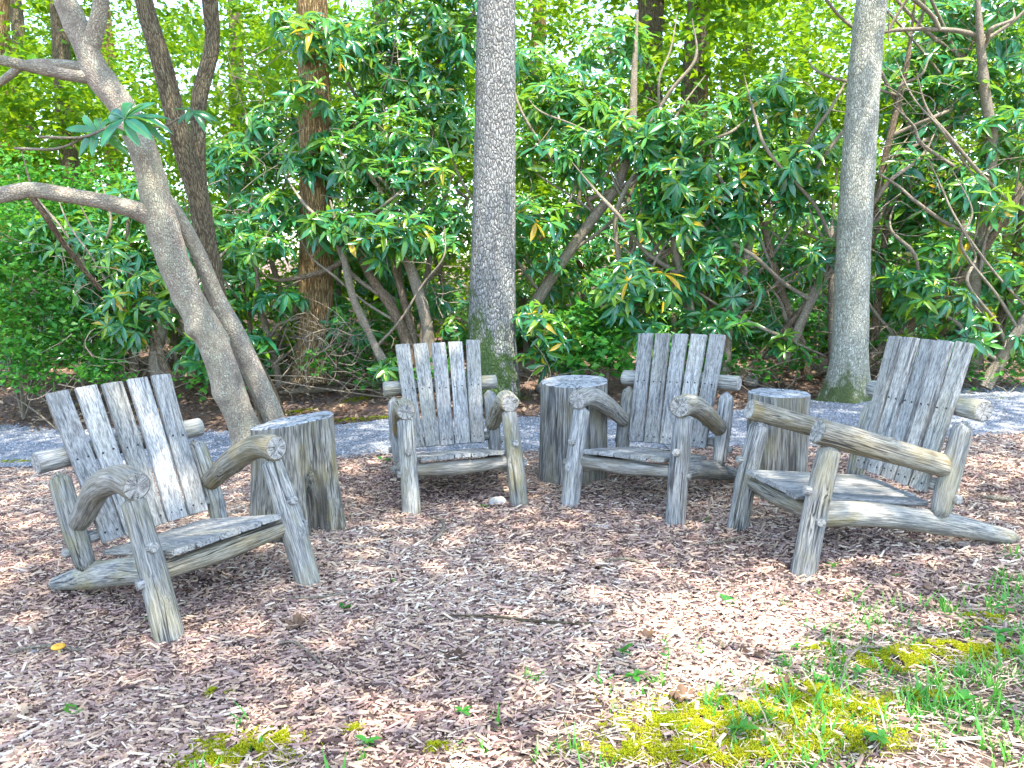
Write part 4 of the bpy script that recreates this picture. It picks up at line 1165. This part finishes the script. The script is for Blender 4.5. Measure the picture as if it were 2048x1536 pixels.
N = len(P)
V, q, t, a = scatter(TU_V, None, TU_T, P, rotmats(N, None, .25, rg), rg.uniform(.004, .009, N), tint)
tag(obj('moss', mesh_data('moss', V, q, t, [M['moss']], a, smooth=False)), 'yellow green moss cushions on bare soil and along the path edge', 'moss', kind='stuff')

# brown leaf litter on the bank beyond the path
N = 15000
xx = rg.uniform(-10, 10, N); u = rg.random(N) ** 1.3
yy = far_edge(xx) + .02 + u * 4.5 + rg.normal(0, .08, N)
P = np.stack([xx, yy, tz(xx, yy) + rg.uniform(.004, .03, N)], -1)
V, q, t, a = leaf_cloud(P, .075, rg, .35, .6)
tag(obj('leaf_litter', mesh_data('leaf_litter', V, q, t, [M['litter']], a, smooth=False)), 'dead brown leaves covering the bank under the rhododendrons', 'leaf litter', kind='stuff')

# dead brush: thin curling twigs
def brush(name, label, areas, seed, mat='twig'):
    r0 = np.random.default_rng(seed); parts = []
    for (x0, x1, y0, y1, Y0, Y1, cnt, ll) in areas:
        for k in range(cnt):
            Yd = r0.uniform(Y0, Y1)
            p = at(r0.uniform(x0, x1), r0.uniform(y0, y1), Yd)
            p[2] = max(p[2], float(tz(p[0], p[1])) + .02)
            d = r0.normal(0, 1, 3) * np.array([1, .5, .55]); d /= np.linalg.norm(d)
            L = ll * r0.uniform(.4, 1.3); pts = [p]
            for m in range(3):
                d = d + r0.normal(0, .45, 3); d /= np.linalg.norm(d)
                nx_ = pts[-1] + d * L / 3; nx_[2] = max(nx_[2], float(tz(nx_[0], nx_[1])) + .01); pts.append(nx_)
            r_ = r0.uniform(.002, .0055)
            parts.append(tube(pts, (r_ * 1.4, r_, r_ * .6), 4, 8, .05, seed * 100 + k, caps=False))
    V, q, t, G = merge(parts)
    tag(obj(name, mesh_data(name, V, q, None, [M[mat]], {'grain': G})), label, 'twigs', kind='stuff')


brush('dead_brush', 'tangle of thin dead twigs among the shrub stems', [(560, 740, 640, 785, 9.3, 10.8, 170, .7), (0, 220, 480, 740, 9.6, 10.6, 70, .8), (1380, 1700, 540, 760, 9.5, 10.4, 90, .9), (1740, 2048, 640, 790, 9.2, 10.2, 110, .7), (860, 940, 520, 740, 9.6, 10.4, 40, .6), (1030, 1180, 730, 780, 9.0, 9.8, 40, .5), (1000, 1700, 200, 550, 9.8, 11, 110, 1.0), (1740, 2048, 60, 550, 9.4, 10.4, 130, 1.1), (400, 900, 100, 560, 9.8, 11, 110, .9), (100, 400, 700, 790, 9.0, 9.8, 40, .5)], 31)


# ------------------------------------------------------------------ small single things on the ground
def lobed_leaf(name, px, py, size, mat_tint, label, seed, mat='litter', lobes=5, curl=.3, cat='leaf', lift=.014, group=None):
    r0 = np.random.default_rng(seed)
    n = 36
    a_ = np.arange(n) / n * 2 * np.pi
    r_ = (.62 + .38 * np.abs(np.cos(lobes * a_ / 2 + .2)) ** .8) * (1 + .10 * r0.normal(0, 1, n)) * (1 - .25 * np.cos(a_) ** 2 * 0)
    X = np.cos(a_) * r_ * 1.15; Yv = np.sin(a_) * r_ * .8
    Z = curl * (X ** 2 * r0.uniform(.2, 1) + Yv ** 2 * r0.uniform(.3, 1.1)) + .1 * r0.normal(0, 1, n)
    V = np.vstack([np.stack([X, Yv, Z], -1), np.stack([X, Yv, Z * 1], -1) * .5 + np.array([0, 0, -.02]), [[0, 0, 0]], [(-1.2, 0, .15)], [(-1.75, .05, .3)], [(-1.75, -.02, .3)]])
    q = np.array([(k, (k + 1) % n, n + (k + 1) % n, n + k) for k in range(n)])
    t = np.array([(n + k, n + (k + 1) % n, 2 * n) for k in range(n)] + [(2 * n + 1, 2 * n + 2, 2 * n + 3)])
    me = mesh_data(name, V * size, q, t, [M[mat]], {'tint': np.full(len(V), mat_tint) + r0.normal(0, .04, len(V)), 'rib': np.zeros(len(V))})
    o = obj(name, me); p = gnd(px, py)
    o.location = (p[0], p[1], p[2] + lift); o.rotation_euler = (r0.normal(0, .2), r0.normal(0, .2), r0.uniform(0, 6.28))
    tag(o, label, cat, group)


for k, (px, py, sz, ti, lab) in enumerate([
    (1195, 1137, .055, .45, 'curled brown dead leaf in the middle of the mulch'), (1870, 1186, .06, .5, 'reddish brown dead leaf below the right chair'), (1505, 1312, .06, .12, 'dark wet dead leaf where mulch meets grass'),
    (40, 1437, .065, .95, 'pale tan lobed oak leaf at the lower left'), (592, 1256, .06, .35, 'grey curled dead leaf right of the leftmost chair'), (912, 1320, .05, .05, 'dark crumpled leaf below the long thin stick'),
    (1365, 1402, .065, .3, 'purple brown dead leaf beside the yellow moss'), (1292, 1277, .045, .25, 'small dark dead leaf right of the long thin stick'), (1498, 1412, .045, 1.0, 'whitish leaf scrap lying on the yellow moss'),
    (1670, 1272, .05, .05, 'blackish leaf at the edge of the grass'), (760, 1200, .035, .3, 'small brown leaf left of the long thin stick'), (1745, 1268, .022, .75, 'tiny orange leaf scrap at the edge of the grass'), (1560, 1375, .05, .25, 'brown leaf beside the arched twig')]):
    lobed_leaf('fallen_leaf', px, py, sz, ti, lab, 800 + k)
for k, (px, py, sz, ti, lab) in enumerate([
    (1462, 1208, .05, .3, 'green fallen leaf in the right part of the mulch'), (768, 923, .06, .5, 'green fallen leaf left of the chair before the oak'), (690, 1221, .035, .2, 'small dark green leaf right of the leftmost chair'), (145, 1430, .04, 1.0, 'yellow green leaf at the lower left'),
    (970, 1016, .045, .2, 'narrow green leaf beside the pale flat stone'), (1018, 925, .03, .6, 'little green leaf near the path edge')]):
    lobed_leaf('green_leaf', px, py, sz, ti, lab, 830 + k, 'bush', 2, .4)


def stick(pts, r, label, seed, mat='twig', name='twig', lift=.022):
    P = []
    for (px, py, dz) in pts:
        p = gnd(px, py); p[2] += lift + dz; P.append(p)
    V, q, t, G = tube(P, (r * .5, r, r * 1.05, r * .8), 8, 26, .10, seed)
    tag(obj(name, mesh_data(name, V, q, t, [M[mat]], {'grain': G})), label, name)


stick([(880, 1240, 0), (980, 1243, .004), (1080, 1252, 0), (1185, 1258, .004)], .0075, 'long thin dark stick lying across the middle foreground', 1, 'dark')
stick([(862, 1040, 0), (885, 1052, .01), (886, 1070, .005), (863, 1092, 0)], .011, 'bent pale twig below the chair before the oak', 2)
stick([(535, 1302, 0), (590, 1298, .01), (640, 1335, 0)], .005, 'thin forked twig right of the leftmost chair leg', 3)
stick([(20, 1312, 0), (90, 1305, .01), (168, 1310, 0)], .008, 'grey stick beside the small orange mushroom', 4)
stick([(565, 1203, 0), (640, 1205, .008), (700, 1190, 0)], .005, 'straight grey twig between the leftmost chair and clearing', 5)
stick([(1680, 1392, 0), (1692, 1345, .02), (1720, 1318, .03), (1762, 1306, 0)], .006, 'arched pale twig over the moss at the right', 6)
stick([(1535, 1312, 0), (1590, 1316, .006), (1640, 1310, 0)], .006, 'short pale stick at the edge of the grass', 7)
stick([(1205, 1128, 0), (1255, 1128, .008), (1300, 1140, 0)], .008, 'short pale stick beside the curled brown leaf', 8)
stick([(1965, 1003, .01), (1995, 1006, .012), (2025, 1008, .006)], .018, 'pale rotten stick behind the side-on chair', 9)
stick([(1385, 1098, 0), (1440, 1094, .01), (1495, 1080, 0)], .006, 'dark thin twig left of the side-on chair', 10)
stick([(560, 792, .03), (620, 790, .05), (690, 785, .03)], .045, 'fallen grey branch on the bank beside the brown trunk', 11, name='fallen_branch')
stick([(1590, 765, .03), (1650, 752, .05), (1720, 735, .04)], .05, 'fallen brown log on the bank left of the pale trunk', 12, 'stem', 'fallen_branch')
stick([(1700, 700, .2), (1760, 690, .25), (1800, 680, .2)], .03, 'broken brown limb leaning right of the pale trunk', 13, 'stem', 'fallen_branch')
pts_ = [at(1380, 575, 9.7), at(1470, 630, 9.7), at(1560, 672, 9.65), at(1650, 712, 9.6)]
V, q, t, G = tube(pts_, (.012, .022, .02, .012), 8, 30, .08, 14)
tag(obj('dead_branch', mesh_data('dead_branch', V, q, t, [M['twig']], {'grain': G})), 'pale lichen-covered dead branch slanting left of the pale trunk', 'branch')


def stone(px, py, r, label, seed, flat=.45, mat='rock'):
    r0 = np.random.default_rng(seed)
    n1, n2 = 18, 10
    A, B_ = np.meshgrid(np.arange(n1) / n1 * 2 * np.pi, np.linspace(-np.pi / 2, np.pi / 2, n2))
    d = 1 + .12 * np.sin(2 * A + r0.uniform(0, 6)) * np.cos(B_) + .08 * np.sin(3 * A + 2 * B_ + r0.uniform(0, 6)) + .05 * np.sin(5 * A + 3 * B_)
    V = np.stack([np.cos(A) * np.cos(B_) * d * 1.15, np.sin(A) * np.cos(B_) * d * .9, np.sin(B_) * d * flat], -1).reshape(-1, 3) * r
    i, j = np.meshgrid(np.arange(n2 - 1), np.arange(n1), indexing='ij'); j2 = (j + 1) % n1
    q = np.stack([i * n1 + j, i * n1 + j2, (i + 1) * n1 + j2, (i + 1) * n1 + j], -1).reshape(-1, 4)
    o = obj('stone', mesh_data('stone', V, q, None, [M[mat]])); p = gnd(px, py)
    o.location = (p[0], p[1], p[2] + r * flat * .45); o.rotation_euler = (0, 0, r0.uniform(0, 6)); tag(o, label, 'stone')


stone(996, 1008, .058, 'pale flat stone in the mulch before the chair by the oak', 1, .6)
stone(112, 1168, .035, 'small grey stone behind the leftmost chair runner', 2)
stone(1497, 768, .13, 'rounded mossy rock behind the right end of the third chair rail', 3, .8)
stone(1205, 1055, .05, 'low flat buried stone between the two middle chairs', 4, .2)
stone(1085, 782, .09, 'brown rock at the path edge left of the middle stump', 5, .7)
stone(70, 1302, .03, 'little pale stone near the lower left edge', 6)

# mushroom
mp = gnd(118, 1312)
mr = empty('mushroom', tuple(mp)); tag(mr, 'small orange mushroom in the mulch at the lower left', 'mushroom')
V, q, t, G = tube([(0, 0, 0), (.004, 0, .02), (0, 0, .042)], (.008, .006, .007), 10, 8, .05, 3)
obj('stalk', mesh_data('stalk', V, q, t, [M['stalk']]), mr)
a_, h_ = np.meshgrid(np.arange(20) / 20 * 2 * np.pi, np.linspace(0, 1, 7))
rr = np.array([.012, .026, .030, .028, .021, .012, .002])[:, None]; zz = np.array([.040, .040, .044, .049, .053, .053, .051])[:, None]
V = np.stack([np.cos(a_) * rr, np.sin(a_) * rr, zz + 0 * a_], -1).reshape(-1, 3)
i, j = np.meshgrid(np.arange(6), np.arange(20), indexing='ij'); j2 = (j + 1) % 20
obj('cap', mesh_data('cap', V, np.stack([i * 20 + j, i * 20 + j2, (i + 1) * 20 + j2, (i + 1) * 20 + j], -1).reshape(-1, 4), None, [M['cap']]), mr)


# seedlings: a few leaves on short stems, each leaf its own piece
PL = leaf_template(.24, .06, .35)
def seedling(px, py, size, n, label, seed, tall=0.0, mat='bush', tint=(.3, .9)):
    r0 = np.random.default_rng(seed)
    p = gnd(px, py)
    root = empty('seedling', tuple(p)); tag(root, label, 'seedling')
    H = tall if tall else size * .5
    V, q, t, G = tube([(0, 0, 0), (.1 * H, .05 * H, H * .5), (0, .1 * H, H)], (.0025, .002, .0015), 6, 8, .05, seed, caps=False)
    obj('stem', mesh_data('stem', V, q, t, [M['grass']], {'tint': np.full(len(V), .4)}), root)
    me = mesh_data('leaf', PL[0], PL[1], None, [M[mat]], {'tint': np.full(len(PL[0]), r0.uniform(*tint)), 'rib': PL[2]})
    for k in range(n):
        o = obj('leaf', me, root)
        f = (.35 + .65 * k / max(1, n - 1)) if tall else 1.0
        o.matrix_local = Matrix.Translation((0, .05 * H, H * f)) @ Matrix.Rotation(k * 2.4 + r0.normal(0, .2), 4, 'Z') @ Matrix.Rotation(-.55 + r0.normal(0, .35), 4, 'Y') @ Matrix.Scale(size * .72 * r0.uniform(.5, 1.25) * (1.2 - .5 * f if tall else 1), 4)


for k, a_ in enumerate([
    (288, 1246, .03, 4, 'tiny green seedling left of the leftmost chair front leg'), (1412, 1045, .05, 3, 'tiny seedling between the third chair and side-on chair'), (1665, 1142, .06, 6, 'green seedling right of the side-on chair front leg'),
    (1635, 1190, .035, 5, 'little round-leaved seedling below the side-on chair'), (1790, 1157, .035, 5, 'tiny green sprout under the side-on chair runner'), (1822, 1088, .04, 5, 'green sprout behind the side-on chair runner'),
    (1245, 1320, .075, 8, 'pale broad-leaved weed left of the upright sprout'), (1270, 1370, .07, 7, 'pale sprawling weed below the upright sprout'), (1330, 1345, .05, 9, 'upright leafy sprout near the yellow moss', .15),
    (1592, 1306, .06, 6, 'green weed above the yellow moss'), (2010, 1236, .09, 7, 'broad-leaved green weed at the right edge', .08), (1995, 1285, .08, 8, 'flat green weed below the one at the right edge'),
    (787, 1165, .025, 4, 'tiny green sprout in the middle of the mulch'), (855, 1222, .025, 3, 'tiny yellow green sprout left of the long stick'), (1650, 1375, .05, 6, 'dark green weed beside the arched twig'), (1720, 1360, .06, 7, 'round-leaved weed in the right foreground moss'),
    (925, 1435, .05, 6, 'green weed in the lower middle'), (735, 1500, .06, 6, 'green weed at the bottom left of the grass'), (620, 875, .05, 5, 'small sprout on the path edge behind the tall stump'), (1870, 800, .10, 8, 'green weeds on the bank behind the side-on chair'),
    (1945, 790, .10, 8, 'green weed clump on the bank by the right edge'), (520, 925, .04, 4, 'sprout at the path edge left of the tall stump'), (1480, 1480, .08, 8, 'broad weed in the bottom right moss'), (1760, 1500, .09, 8, 'leafy weed in the bottom right grass'),
    (1925, 1420, .08, 7, 'leafy weed near the lower right corner'), (1255, 790, .12, 9, 'leafy plant on the bank behind the middle stump'), (1560, 770, .14, 9, 'young rhododendron sprout on the bank behind the straight stump', .25), (1700, 940, .03, 3, 'tiny sprout by the side-on chair seat')]):
    seedling(*a_[:5], 860 + k, *(a_[5:]))
